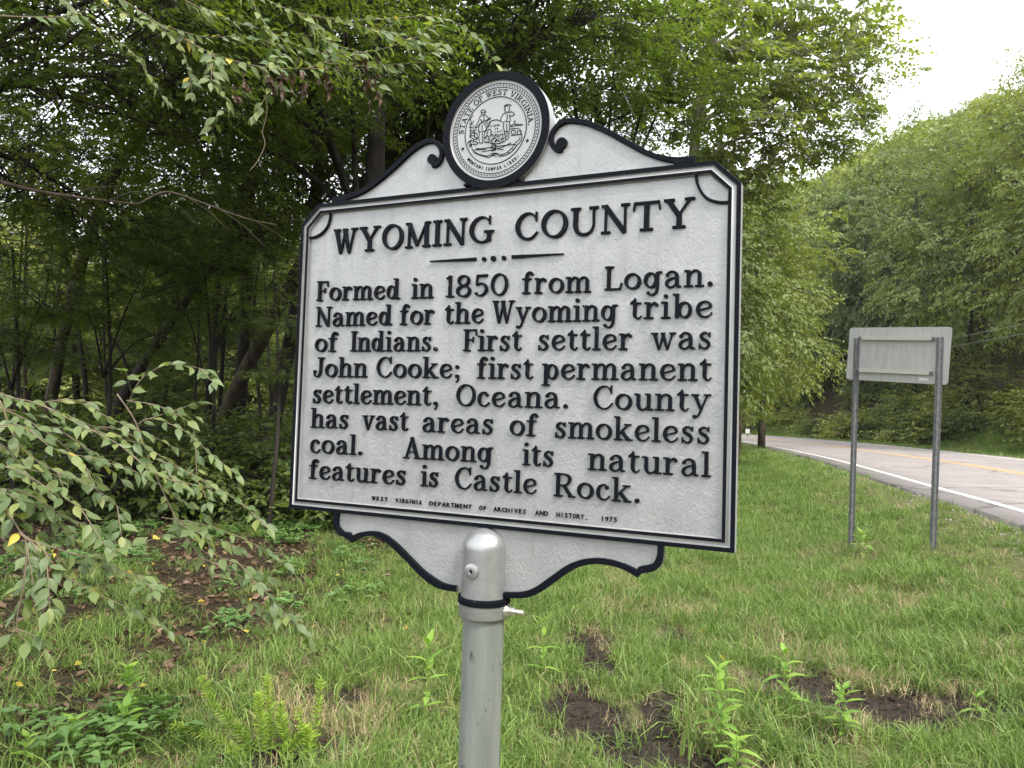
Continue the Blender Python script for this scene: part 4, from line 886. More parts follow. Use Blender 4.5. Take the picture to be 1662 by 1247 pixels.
ctree("slim dark trunk between the leaning trunk and a thinner stem, forked near its top", 331, [(336, 690), (345, 580), (352, 480), (360, 350), (370, 220)], 19, 12, 17, [('d', at(360, 250, 17), 0.9)], [(pts([(352, 480), (375, 400), (400, 340)], 17), 0.05)], M_barkd)
ctree("dark trunk leaning right with a fork at its middle, behind the hanging leafy branches", 122, [(140, 760), (180, 680), (215, 620), (252, 560), (300, 490), (352, 428), (420, 360)], 30, 17, (14, 15),
      [('d', at(400, 340, 15), 0.8), ('c', at(300, 400, 15.5), 0.6)], [(pts([(252, 560), (285, 520), (335, 495), (400, 470)], 14.8), 0.05), (pts([(215, 620), (190, 560), (150, 520)], 14.5), 0.04)], M_barkd)
ctree("reddish brown trunk at the far left, leaning right and bare again higher up", 72, [(78, 690), (92, 600), (108, 520), (132, 430), (160, 345), (190, 275), (245, 190), (290, 100), (330, 20)], 25, 18, (14, 12),
      [('c', at(280, 60, 12), 0.9), ('d', at(120, 330, 13), 0.7), ('c', at(360, -20, 11.5), 0.8)])
for i, (lab, pth, w) in enumerate([
    ("thin black pole-like stem nearest the left edge of the picture", [(18, 700), (22, 600), (30, 480), (36, 380), (38, 240)], 6),
    ("thin brown upright stem, second from the left edge", [(42, 700), (40, 600), (40, 480), (44, 360), (48, 200)], 9),
    ("thin dark stem rising right beside the reddish brown trunk", [(80, 690), (84, 600), (92, 500), (100, 420), (118, 300)], 8),
    ("straight thin stem behind the hanging branches, left of the forked trunk", [(178, 720), (172, 620), (168, 520), (168, 400), (172, 260)], 7),
    ("black young trunk behind the lower leaves of the hanging branch", [(148, 780), (142, 680), (136, 600), (128, 520), (140, 400)], 14),
    ("short dark stem at the foot of the forked trunk", [(184, 790), (182, 740), (178, 690), (170, 600)], 12),
    ("thin wavy stem between the dark upright trunk and the marker", [(424, 720), (420, 640), (412, 560), (414, 470), (420, 430), (405, 380)], 8),
    ("thin stem crossing in front of the leaning brown trunk", [(308, 740), (312, 680), (320, 600), (324, 500), (330, 400)], 7)]):
    d = 13 + (i * 1.7) % 5
    ctree(lab, pth[0][0], pth, w, w * 0.6, d, [('c' if i % 2 else 'd', at(pth[-1][0] + gt.uniform(-20, 20), pth[-1][1] - 20, d), 0.55)], (), M_barkd if i != 1 else M_bark, name="young_tree")
# two tall trees added for their shade: crowns out of view darken the wood floor
for lab, bx_, by_, cr in [("added tall tree at the left wood edge, its unseen high crown shading the leaf-strewn floor", -7.5, 7.0, [(-6.5, 5.5, 7.6), (-8.5, 8.0, 9.0), (-4.2, 6.6, 8.2), (-5.6, 9.2, 9.5), (-9.5, 5.0, 7.8), (-3.4, 9.4, 9.0)]),
                          ("added tall tree behind the marker, its unseen crown put in to shade the wood floor", -2.6, 13.0, [(-2.0, 12.2, 10.6), (-4.6, 13.6, 11.2), (-7.2, 12.4, 10.8), (-5.0, 16.2, 12.4), (-1.0, 15.0, 12.0), (-9.6, 14.0, 11.6)])]:
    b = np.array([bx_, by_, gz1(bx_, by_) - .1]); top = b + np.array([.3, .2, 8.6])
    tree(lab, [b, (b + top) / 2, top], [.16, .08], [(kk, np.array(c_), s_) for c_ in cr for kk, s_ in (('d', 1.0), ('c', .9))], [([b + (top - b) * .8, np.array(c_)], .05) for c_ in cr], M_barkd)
# trees that carry the low canopy over the wood edge
for lab, px, d, cr in [
    ("tree leaning in from the left whose leafy boughs fill the upper left corner", -260, 7.5, [(60, 60, 7.0, .62), (250, 120, 7.5, .62), (40, 260, 8.0, .6), (200, -20, 6.5, .6), (150, 330, 9, .55)]),
    ("tree at the wood edge with boughs above the marker's left shoulder", 570, 9.5, [(420, 60, 8.5, .62), (560, 40, 8.5, .6), (330, 230, 9.5, .55), (480, 190, 9.5, .5), (400, -60, 8, .7)]),
    ("tree behind the marker with dense boughs above its pediment", 700, 11.5, [(700, 60, 11, .8), (840, 20, 11, .75), (620, 160, 12, .6), (930, 120, 13, .7), (660, 230, 12, .5)]),
    ("tall tree behind the marker's right shoulder with pale green hanging boughs", 985, 14.5, [(1000, 60, 14, .9), (1080, 150, 15, .7), (960, 190, 14.5, .6), (1090, 10, 15, .8), (900, -40, 13, .9)])]:
    b = base_at(px, d); top = b + np.array([gt.uniform(-.5, .5), gt.uniform(-.5, .5), 8.5])
    tree(lab, [b, b + np.array([.1, .1, 3]), (b + top) / 2 + np.array([.2, 0, 2]), top], [.17, .08], [('c', at(x, y, dd), s) for x, y, dd, s in cr], [([b + (top - b) * 0.5, (b + (top - b) * .5 + at(x, y, dd)) / 2 + np.array([0, 0, .3]), at(x, y, dd)], 0.05) for x, y, dd, s in cr], M_barkd)
for lab, px, d, cr in [
    ("dark leafy sapling in front of the thin stems near the left edge", 20, 9.5, [(20, 400, 9.5, .34), (80, 470, 9, .34), (-20, 520, 9.5, .34), (60, 560, 9.8, .28)]),
    ("spreading sapling before the forked trunk, its layers of leaves half hiding it", 170, 10.5, [(170, 380, 10.5, .36), (230, 450, 10.5, .34), (140, 500, 10.5, .3), (260, 540, 11, .26)]),
    ("leafy sapling in front of the dark upright trunk", 345, 11, [(330, 420, 11, .36), (400, 370, 11, .36), (290, 480, 11.5, .3), (380, 500, 11.2, .26)]),
    ("sapling whose leaves brush the marker's left edge", 440, 9.5, [(445, 440, 9.5, .27), (470, 520, 9.3, .22), (420, 330, 10, .34), (455, 600, 9.5, .17)])]:
    b = base_at(px, d); top = at(cr[0][0], cr[0][1], cr[0][2])
    tree(lab, [b, (b + top) / 2 + np.array([.1, 0, 0]), top], [.035, .015], [('c', at(x, y, dd), s) for x, y, dd, s in cr], [([(b + top) / 2, ((b + top) / 2 + at(x, y, dd)) / 2 + np.array([0, 0, .15]), at(x, y, dd)], .018) for x, y, dd, s in cr[1:]], M_barkd, name="sapling", n=6)
# the rest of the wood, behind
sx = np.random.default_rng(12); n = 0; used = []
for _ in range(900):
    d = sx.uniform(17, 44); px = sx.uniform(-260, 1180)
    p = base_at(px, d)
    if 25 < d < 33 or forest_mask(np.array([p[0]]), np.array([p[1]]))[0] < 0.9 or any((p[0] - q[0]) ** 2 + (p[1] - q[1]) ** 2 < 2.9 ** 2 for q in used): continue
    used.append(p); h = sx.uniform(7, 11); lean = sx.normal(size=2) * 0.5; top = p + np.array([lean[0], lean[1], h])
    kd = 'c' if d < 27 else 'm'
    cr = [(kd, p + (top - p) * q + np.array([sx.normal() * 1.0, sx.normal() * 1.0, 0]), sx.uniform(.75, 1.1)) for q in ((0.4, 0.65) if kd == 'c' else (0.4, 0.85))]
    if sx.random() < 0.5: cr.append(('c', p + np.array([sx.normal(), sx.normal(), sx.uniform(.9, 2.2)]), sx.uniform(.45, .7)))
    wpos = "left of the reddish brown trunk" if px < 90 else ("between the reddish brown trunk and the forked trunk" if px < 210 else ("between the forked trunk and the marker" if px < 480 else ("behind the marker" if px < 1000 else "behind the marker's right shoulder")))
    tree("slender tree standing deep in the wood, " + wpos, [p, p + (top - p) * .5 + np.array([.1, 0, 0]), top], [sx.uniform(.05, .14), .03], cr, (), M_barkd, group="trees deep in the wood", n=6)
    n += 1
    if n >= 60: break
# ------------------------------------------------------------------ trees right of the marker, this side of the bend
def edge_tree(label, px, d, ytop, s, bark=None, extra=(), kind='m', group=None):
    b = base_at(px, d); zt = at(px, ytop, d)[2]; h = zt - b[2]; sh = h / 2 / 4.6
    cr = [(kind, b + np.array([0, 0, h * 0.55]), s, sh)] + [(k_, at(x, y, dd), s_) for k_, x, y, dd, s_ in extra]
    return tree(label, [b, b + np.array([.15, .1, h * .5]), b + np.array([.1, 0, h * .9])], [.16, .05], cr, (), bark or M_bark, group=group, n=7)
edge_tree("leafy tree right beside the marker's right edge, leaves down to the grass", 1120, 19, 180, .75)
edge_tree("tree with fine drooping foliage above the white roadside marker", 1190, 25, 215, .85)
edge_tree("broad green tree at the bend, between the marker and the road sign's left post", 1235, 33, 270, .95)
edge_tree("pale green tree ending the near tree row where the road bends away", 1180, 45, 300, 1.1)
edge_tree("small bushy tree with branches to the grass at the marker's right edge", 1165, 21, 480, .5, kind='c')
edge_tree("low bush hugging the marker's right edge at the end of the mown grass", 1195, 30, 610, .6, kind='c')
# sycamore reaching over the grass
b = base_at(1090, 18)
tree("tall sycamore with a pale trunk, its open leafy branches reaching out against the white sky", [b, at(1105, 500, 18), at(1120, 330, 18), at(1132, 200, 18), at(1155, 80, 18), at(1172, -40, 18)], [.17, .09],
     [('s', at(x, y, d), s) for x, y, d, s in [(1180, 40, 18, 1.0), (1290, 20, 18, .75), (1390, 30, 18, .62), (1230, 140, 17.5, .7), (1330, 120, 18, .62), (1400, 130, 18.5, .42), (1300, 210, 18, .55), (1360, 230, 18, .36), (1170, 230, 18, .8), (1110, 60, 17, .9), (1395, 180, 18, .3), (1240, 260, 18, .5)]],
     [(pts(P, 18), r) for P, r in [([(1132, 200), (1190, 175), (1250, 158), (1320, 165)], .045), ([(1140, 150), (1200, 110), (1280, 60), (1370, 30)], .05), ([(1125, 290), (1170, 240), (1240, 215), (1300, 240), (1340, 300)], .04), ([(1155, 80), (1220, 30), (1290, -30)], .05), ([(1280, 60), (1340, 100), (1400, 130)], .025), ([(1250, 158), (1300, 130), (1350, 110)], .02)]], M_barkp, name="sycamore_tree")

# ------------------------------------------------------------------ the wooded hillside across the road
SKY = ([900, 1200, 1280, 1320, 1360, 1430, 1480, 1530, 1560, 1600, 1662, 1750, 1900], [300, 300, 300, 288, 268, 224, 208, 186, 140, 92, 36, -30, -110])
hx = np.random.default_rng(21); used = []; hill_pts = []
for _ in range(9000):
    d = hx.uniform(24, 185); px = hx.uniform(1130, 1960) if d < 90 else hx.uniform(1000, 1760)
    p = at(px, 700, d); x, y = p[0], p[1]
    s2 = float(lat(np.array([x]), np.array([y]))[0]) - 4.15
    if s2 < 5.5: continue
    sp_ = 5.5 + max(0, s2 - 8) * 0.03
    if any((x - q[0]) ** 2 + (y - q[1]) ** 2 < sp_ ** 2 for q in used): continue
    z = gz1(x, y); used.append((x, y)); hill_pts.append((x, y, z, s2, d))
hill_pts.sort(key=lambda q: q[4])
nh = 0; front = []
for x, y, z, s2, d in hill_pts:
    top = hx.uniform(8, 13) + (4 if s2 > 12 else 0)
    if px > 1500 and d < 95: top = hx.uniform(17, 22) + 9 * (px > 1570)
    px, py, _ = to_px((x, y, z + top)); hw = (0.62 + top / 34) * 3.2 / d * F_PX; lim = max(np.interp(px, *SKY), np.interp(px - hw * .75, *SKY) - 25) + hx.uniform(-4, 10)
    if py < lim:
        zl = at(px, lim, 1.0); k = (zl[2] - CAMH) / math.hypot(zl[0], zl[1]); top = k * math.hypot(x, y) + CAMH - z
        if top < 4.5: continue
    near_ = d < 62
    b = np.array([x, y, z - 0.3]); s = hx.uniform(.85, 1.15) * (0.62 + top / 34)
    cr = [('m' if near_ else 'f', b + np.array([0, 0, top * 0.56]), s, top * 0.46 / 4.3)]
    if s2 < 12: cr.append(('m' if near_ else 'f', b + np.array([hx.normal() * .6, -1.2, 1.7]), s * .62))
    if near_: cr.append(('c', b + np.array([hx.normal() * 1.2, hx.normal() * 1.2, top * .8]), s * .6, s * .9))
    px_, py_, _ = to_px((x, y, z + top * .8)); hside = "straight above the road sign" if 1370 < px_ < 1550 else ("left of the road sign" if px_ <= 1370 else "right of the road sign")
    hband = "on the skyline of" if py_ < np.interp(px_, *SKY) + 45 else ("high on" if py_ < 330 else ("halfway up" if py_ < 450 else "low on"))
    lab = "leafy green tree %s the wooded hillside, %s" % (hband, hside)
    r_ = tree(lab, [b, b + np.array([.2, 0, top * .5]), b + np.array([0, 0, top * .85])], [.16, .04], cr, (), M_barkd, group="front row trees across the road" if s2 < 10 else "trees of the wooded hillside", n=5)
    if s2 < 10: front.append((px, r_))
    nh += 1
ORD = "first second third fourth fifth sixth seventh eighth ninth tenth eleventh twelfth thirteenth fourteenth fifteenth sixteenth seventeenth eighteenth nineteenth twentieth".split()
for k, (px, r_) in enumerate(sorted(front, key=lambda q: -q[0])): r_['label'] = "leafy tree in the front row across the road, %s from the right" % (ORD[k] if k < 20 else "beyond the twentieth")
# ------------------------------------------------------------------ scattered ground cover (geometry nodes instances)
def scatter(name, P, protos, scale, tilt=None, label=None, pick=None, seed=1):
    g = np.random.default_rng(seed); n = len(P)
    c = bpy.data.collections.new(name + "_kinds")
    for i, me in enumerate(protos): c.objects.link(bpy.data.objects.new("%s_kind_%02d" % (name, i), me))
    me = bpy.data.meshes.new(name); me.vertices.add(n); me.vertices.foreach_set("co", np.asarray(P, np.float32).ravel())
    rot = np.stack([g.normal(size=n) * 0.12, g.normal(size=n) * 0.12, g.random(n) * 6.283], 1) if tilt is None else tilt
    for nm, ty, dat, key in (("rot", 'FLOAT_VECTOR', rot, "vector"), ("sc", 'FLOAT', scale, "value"), ("pick", 'INT', g.integers(0, len(protos), n) if pick is None else pick, "value")):
        a = me.attributes.new(nm, ty, 'POINT'); a.data.foreach_set(key, np.asarray(dat, np.int32 if ty == 'INT' else np.float32).ravel())
    o = link(name, me); tag(o, label, None, None, 'stuff')
    ng = bpy.data.node_groups.new(name + "_scatter", 'GeometryNodeTree')
    ng.interface.new_socket("Geometry", in_out='INPUT', socket_type='NodeSocketGeometry'); ng.interface.new_socket("Geometry", in_out='OUTPUT', socket_type='NodeSocketGeometry')
    gi = ng.nodes.new("NodeGroupInput"); go = ng.nodes.new("NodeGroupOutput"); ip = ng.nodes.new("GeometryNodeInstanceOnPoints"); ci = ng.nodes.new("GeometryNodeCollectionInfo")
    ci.inputs[0].default_value = c; ci.inputs['Separate Children'].default_value = True; ci.inputs['Reset Children'].default_value = True
    ip.inputs['Pick Instance'].default_value = True
    def na(nm, t): q = ng.nodes.new("GeometryNodeInputNamedAttribute"); q.data_type = t; q.inputs['Name'].default_value = nm; return q.outputs['Attribute']
    ng.links.new(gi.outputs[0], ip.inputs['Points']); ng.links.new(ci.outputs[0], ip.inputs['Instance']); ng.links.new(na("pick", 'INT'), ip.inputs['Instance Index'])
    e2 = ng.nodes.new("FunctionNodeEulerToRotation"); ng.links.new(na("rot", 'FLOAT_VECTOR'), e2.inputs[0]); ng.links.new(e2.outputs[0], ip.inputs['Rotation'])
    ng.links.new(na("sc", 'FLOAT'), ip.inputs['Scale']); ng.links.new(ip.outputs[0], go.inputs[0])
    md = o.modifiers.new("scatter", 'NODES'); md.node_group = ng
    return o
def blades(seed, n, rad, h0, h1, w, m, lay=0.5, segs=3):
    g = np.random.default_rng(seed); r = np.sqrt(g.random(n)) * rad; a = g.random(n) * 6.283
    base = np.stack([r * np.cos(a), r * np.sin(a), np.full(n, -0.01)], 1); h = g.uniform(h0, h1, n)
    az = g.random(n) * 6.283; dirh = np.stack([np.cos(az), np.sin(az), np.zeros(n)], 1); bend = np.abs(g.normal(size=n)) * lay + 0.12
    wd_ = w * g.uniform(.6, 1.2, n); sdv = np.stack([-np.sin(az + g.normal(size=n) * .8), np.cos(az + g.normal(size=n) * .8), np.zeros(n)], 1)
    V = []
    for k in range(segs + 1):
        t = k / segs; an = bend * t * 1.25
        c = base + dirh * (h * t * np.sin(an))[:, None] + UPV * (h * t * np.cos(an * 0.9))[:, None]
        ww = wd_ * (1 - t ** 1.6) * 0.5 + 0.0002
        V += [c - sdv * ww[:, None], c + sdv * ww[:, None]]
    V = np.stack(V, 1).reshape(-1, 3); b = np.arange(n)[:, None] * 2 * (segs + 1)
    Fq = np.concatenate([b + np.array([[2 * k, 2 * k + 1, 2 * k + 3, 2 * k + 2]]) for k in range(segs)])
    return mesh_q("tuft", V, Fq, m, None, False, {"var": np.repeat(g.random(n), 2 * (segs + 1))})
def pts_area(n, x0, x1, y0, y1, fn, seed, power=1.0):
    g = np.random.default_rng(seed); y = y0 + (y1 - y0) * g.random(n) ** power; x = g.uniform(x0, x1, n)
    px = CX + F_PX * x / y                    # only what the photograph and a step aside of it can see
    keep = (px > -500) & (px < 2150) & (g.random(n) < fn(x, y)); x, y = x[keep], y[keep]
    return np.stack([x, y, gz(x, y)], 1)
def lawn(x, y):
    d = lat(x, y); k = (1 - forest_mask(x, y)) * (d < -4.35) * (1 - 0.96 * dirt_mask(x, y)) * (.25 + .75 * smooth01(-4.8, -5.9, d))
    return k * (0.55 + 0.45 * smooth01(.35, .6, fbm(x * 1.7, y * 1.7, 41)))
G1 = [blades(s, 46, 0.085, 0.05, 0.13, 0.0055, M_grass, 0.8) for s in (1, 2, 3, 4)] + [blades(9, 26, 0.07, 0.10, 0.24, 0.0065, M_grass, 0.85, 4)] + [blades(12, 26, 0.09, 0.04, 0.12, 0.004, M_straw, 1.1)]
P = pts_area(27000, -7, 8, 2.7, 11, lawn, 3, 1.0)
g = np.random.default_rng(2); scf = 0.75 + 0.6 * fbm(P[:, 0] * 1.3, P[:, 1] * 1.3, 51)
pk = g.choice(6, len(P), p=[.21, .21, .17, .15, .16, .10]); pk = np.where((fbm(P[:, 0] * 1.9, P[:, 1] * 1.9, 95) > .62) & (g.random(len(P)) < .5), 5, pk); scatter("grass", P, G1, scf * g.uniform(.6, 1.3, len(P)) * (0.7 + .6 * fbm(P[:, 0] * 4, P[:, 1] * 4, 91)), None, "green grass with straw-coloured blades on the verge round the marker post", pk, 5)
G2 = [blades(s, 60, 0.24, 0.06, 0.15, 0.012, M_grass, 0.7, 2) for s in (21, 22)] + [blades(23, 30, 0.24, 0.05, 0.13, 0.010, M_straw, .9, 2)]
P = pts_area(30000, -6, 24, 10, 62, lambda x, y: lawn(x, y) * 0.9, 6, 1.5); pk = np.random.default_rng(4).choice(3, len(P), p=[.45, .45, .10])
scatter("grass", P, G2, np.random.default_rng(5).uniform(.7, 1.2, len(P)) * (0.8 + P[:, 1] * 0.012), None, "mown green grass running along the road towards the bend", pk, 8)
def farverge(x, y):
    d = lat(x, y); return ((d > 4.3) & (d < 9.5)) * 1.0
P = pts_area(60000, 8, 60, 18, 95, farverge, 9, 1.0); scatter("grass", P, G2, np.random.default_rng(6).uniform(1.2, 2.6, len(P)), None, "unmown grass bank on the far side of the road", None, 9)
# sparse long grass inside the shade
P = pts_area(8500, -8, 6, 3.0, 13, lambda x, y: forest_mask(x, y) * (lat(x, y) < -5) * smooth01(.42, .6, fbm(x * 1.5, y * 1.5, 61)) * smooth01(5.0, 1.0, edge_x(y) - x), 14); scatter("grass", P, [G1[0], G1[4]], np.random.default_rng(7).uniform(.6, 1.2, len(P)), None, "thin grass in the shade at the edge of the wood", None, 10)
# broad-leaved ground cover
def cover(seed, n, rad, ll, h):
    g = np.random.default_rng(seed); st = 7; P = []; D = []
    for _ in range(n):
        a, r = g.random() * 6.28, rad * g.random() ** .5; c = np.array([r * math.cos(a), r * math.sin(a), g.uniform(.25, 1) * h])
        for k in range(st): q = g.random() * 6.28; P.append(c + g.normal(size=3) * ll * .2); D.append([math.cos(q), math.sin(q), g.uniform(-.2, .35)])
    P = np.array(P); D = np.array(D); ln = ll * g.uniform(.6, 1.2, len(P)); V, Fq = leaf_geo(P, D, nrm(UPV + g.normal(size=P.shape) * .25), ln, ln * .6)
    return mesh_q("ground_cover", V, Fq, M_cover, None, False, {"var": np.repeat(g.random(len(P)), 6)})
GC = [cover(s, 9, .16, .052, .10) for s in (1, 2, 3)]
def covf(x, y): return smooth01(4.5, 8.5, y) * .5 * smooth01(.42, .60, fbm(x * 2.3, y * 2.3, 75)) * smooth01(.36, .52, fbm(x * .9, y * .9, 71)) * forest_mask(x, y) * (lat(x, y) < -5)
P1 = pts_area(20000, -14, 8, 3.0, 24, covf, 17, 1.3)
c0 = ground_at(190, 1190); P2 = pts_area(20, c0[0] - .5, c0[0] + .5, c0[1] - .4, c0[1] + .45, lambda x, y: np.exp(-(((x - c0[0]) / .4) ** 2 + ((y - c0[1]) / .35) ** 2)), 18); c1 = ground_at(190, 1120)
P = np.concatenate([P1, P2]); scatter("ground_cover", P, GC, np.random.default_rng(9).uniform(.7, 1.4, len(P)), None, "low broad-leaved plants covering the shaded floor of the wood", None, 12)
# shrub layer: leafy saplings as one mass, too many to count
SH = [crown_mesh("undergrowth", s, .75, .6, 14, 12, 9, 0.085, M_leaf, M_barkd, clr=.35, hollow=.2) for s in (201, 202, 203)]
P = pts_area(1100, -16, 9, 10, 40, lambda x, y: forest_mask(x, y) * .8, 19, .9); P[:, 2] += np.random.default_rng(3).uniform(.25, .9, len(P)); scatter("undergrowth", P, SH, np.random.default_rng(9).uniform(.7, 1.5, len(P)), None, "leafy undergrowth between the trunks of the wood", None, 13)
SHh = [crown_mesh('brush', s, .75, .6, 14, 12, 9, 0.11, M_leafh, M_barkd, clr=.35, hollow=.2) for s in (211, 212)]
P = pts_area(1300, 8, 60, 18, 95, lambda x, y: ((lat(x, y) > 7.2) & (lat(x, y) < 11)) * .8, 20, 1); P[:, 2] += .4; scatter("undergrowth", P, SHh, np.random.default_rng(10).uniform(1.2, 2.4, len(P)), None, "brush at the foot of the trees across the road", None, 14)
def stone(seed):
    g = np.random.default_rng(seed); import bmesh; bm = bmesh.new(); bmesh.ops.create_icosphere(bm, subdivisions=1, radius=1)
    for v in bm.verts: v.co = v.co * (0.7 + 0.5 * float(g.random()))
    me = bpy.data.meshes.new("stone"); bm.to_mesh(me); bm.free(); me.materials.append(M_stone); return me
M_stone = mat("gravel_stone", (0.20, 0.18, 0.16), 0.9, 0, .2)
# dead leaves
g = np.random.default_rng(33)
def litter(n, fn, ll, seed, x0, x1, y0, y1, mat_, label, pw=1.0, lift=.012):
    P = pts_area(n, x0, x1, y0, y1, fn, seed, pw); g = np.random.default_rng(seed); m = len(P); P[:, 2] += lift
    q = g.random(m) * 6.28; D = np.stack([np.cos(q), np.sin(q), g.normal(size=m) * .25], 1); ln = ll * g.uniform(.25, 1.2, m)
    V, Fq = leaf_geo(P, D, nrm(UPV + g.normal(size=P.shape) * .45), ln, ln * .6, .35, -.15)
    o = link("leaf_litter", mesh_q("leaf_litter", V, Fq, mat_, None, False, {"var": np.repeat(g.random(m), 6)})); return tag(o, label, kind='stuff')
litter(60000, lambda x, y: forest_mask(x, y) * (lat(x, y) < -5), .07, 3, -12, 8, 2.8, 26, M_leafb, "brown fallen leaves on the floor of the wood", 1.5)
litter(1500, lambda x, y: (1 - forest_mask(x, y)) * (lat(x, y) < -5) * (.12 + .88 * dirt_mask(x, y)), .045, 4, -4, 4, 2.8, 8, M_leafb, "scattered dead leaves on the bare soil", 1, .03)
litter(160, lambda x, y: forest_mask(x, y) * .8 + .1, .06, 5, -6, 2, 3, 9, M_leafy, "a few yellow fallen leaves near the wood edge", 1, .03)
dm_ = lambda x, y: (lambda q: smooth01(.03, .3, q) * smooth01(.98, .6, q))(dirt_mask(x, y))
P = pts_area(16000, -2.4, 3.8, 2.8, 6.5, dm_, 24); scatter("straw", P, [G1[5], blades(31, 14, .06, .03, .09, .0045, M_grass, 1.0), blades(32, 18, .08, .03, .10, .004, M_straw, 1.6)], np.random.default_rng(4).uniform(.4, 1.0, len(P)), None, "dry straw and short grass fringing the dug soil", None, 25)
def gedge(x, y): d = lat(x, y); return smooth01(-5.2, -4.35, d) * (d < -4.1)
P = pts_area(60000, 4.5, 18, 5, 45, gedge, 26); scatter("gravel", P, [stone(1), stone(2)], 0.006 + .02 * np.random.default_rng(3).random(len(P)) ** 3, None, "loose gravel along the near edge of the road", None, 27)
# soil clods on the dug patches
def clod(seed):
    g = np.random.default_rng(seed); import bmesh; bm = bmesh.new(); bmesh.ops.create_icosphere(bm, subdivisions=2, radius=1)
    for v in bm.verts: v.co = v.co * (0.8 + 0.4 * float(g.random()))
    me = bpy.data.meshes.new("clod"); bm.to_mesh(me); bm.free(); me.materials.append(M_soil); return me
M_soil = mat("dark_soil", (0.022, 0.017, 0.013), 0.95, 0, .15); t = noise_tex(M_soil, 40, 4); r = ramp(M_soil, t.outputs[0], [(.3, (.012, .009, .007)), (.7, (.05, .038, .028))]); L(M_soil, r.outputs[0], bs(M_soil).inputs['Base Color'])
P = pts_area(26000, -2.2, 3.5, 2.8, 5.6, dirt_mask, 23); scatter("soil_clods", P, [clod(1), clod(2), clod(3)], 0.003 + 0.013 * np.random.default_rng(8).random(len(P)) ** 4, None, "crumbly dark soil on the dug patches below the marker", None, 15)

# ------------------------------------------------------------------ plants one can tell apart
def leaf_obj_mesh(name, shape, m, ln=1.0, curve=0.18, fold=.22):
    """single leaf along +X, face up +Z; shape: [(t, halfwidth)]"""
    V = []; F = []
    V.append((-.12, 0, 0)); 
    for t, h in shape: z = -curve * t * t; V += [(t, h, z + fold * h), (t, 0, z), (t, -h, z + fold * h)]
    for i in range(len(shape) - 1):
        a = 1 + 3 * i; F += [(a, a + 1, a + 4, a + 3), (a + 1, a + 2, a + 5, a + 4)]
    F += [(0, 2, 1), (0, 3, 2)]
    mb = MB(); mb.add([tuple(c * ln for c in v) for v in V], F); me = mb.mesh(name, m, True)
    return me
OV = [(0.0, .012), (.08, .10), (.2, .19), (.38, .235), (.55, .21), (.72, .13), (.86, .05), (1.0, .003)]
LA = [(0.0, .015), (.15, .11), (.4, .175), (.7, .11), (1.0, .004)]
LM = [leaf_obj_mesh("leaf", OV, M_leafn, 1, c, f) for c, f in ((.12, .25), (.3, .15), (-.05, .35), (.22, .4))]
LMy = leaf_obj_mesh("leaf", OV, M_leafy, 1, .2, .3); LMb = [leaf_obj_mesh("leaf", OV, M_leafb, 1, c, f) for c, f in ((.6, .9), (.35, 1.2))]
LW = [leaf_obj_mesh("leaf", LA, M_leafw, 1, c, .25) for c in (.15, .35, .5)]
LWb = [leaf_obj_mesh("leaf", OV, M_leafw, 1, c, .25) for c in (.15, .3)]
def put_leaf(parent, org, me, p, d, n, s, name="leaf"):
    o = link(name, me, parent); d = d / np.linalg.norm(d); y = np.cross(n, d); y /= np.linalg.norm(y); z = np.cross(d, y); q = p - org
    o.matrix_local = Matrix([[d[i] * s, y[i] * s, z[i] * s, q[i]] for i in range(3)] + [[0, 0, 0, 1]]); return o
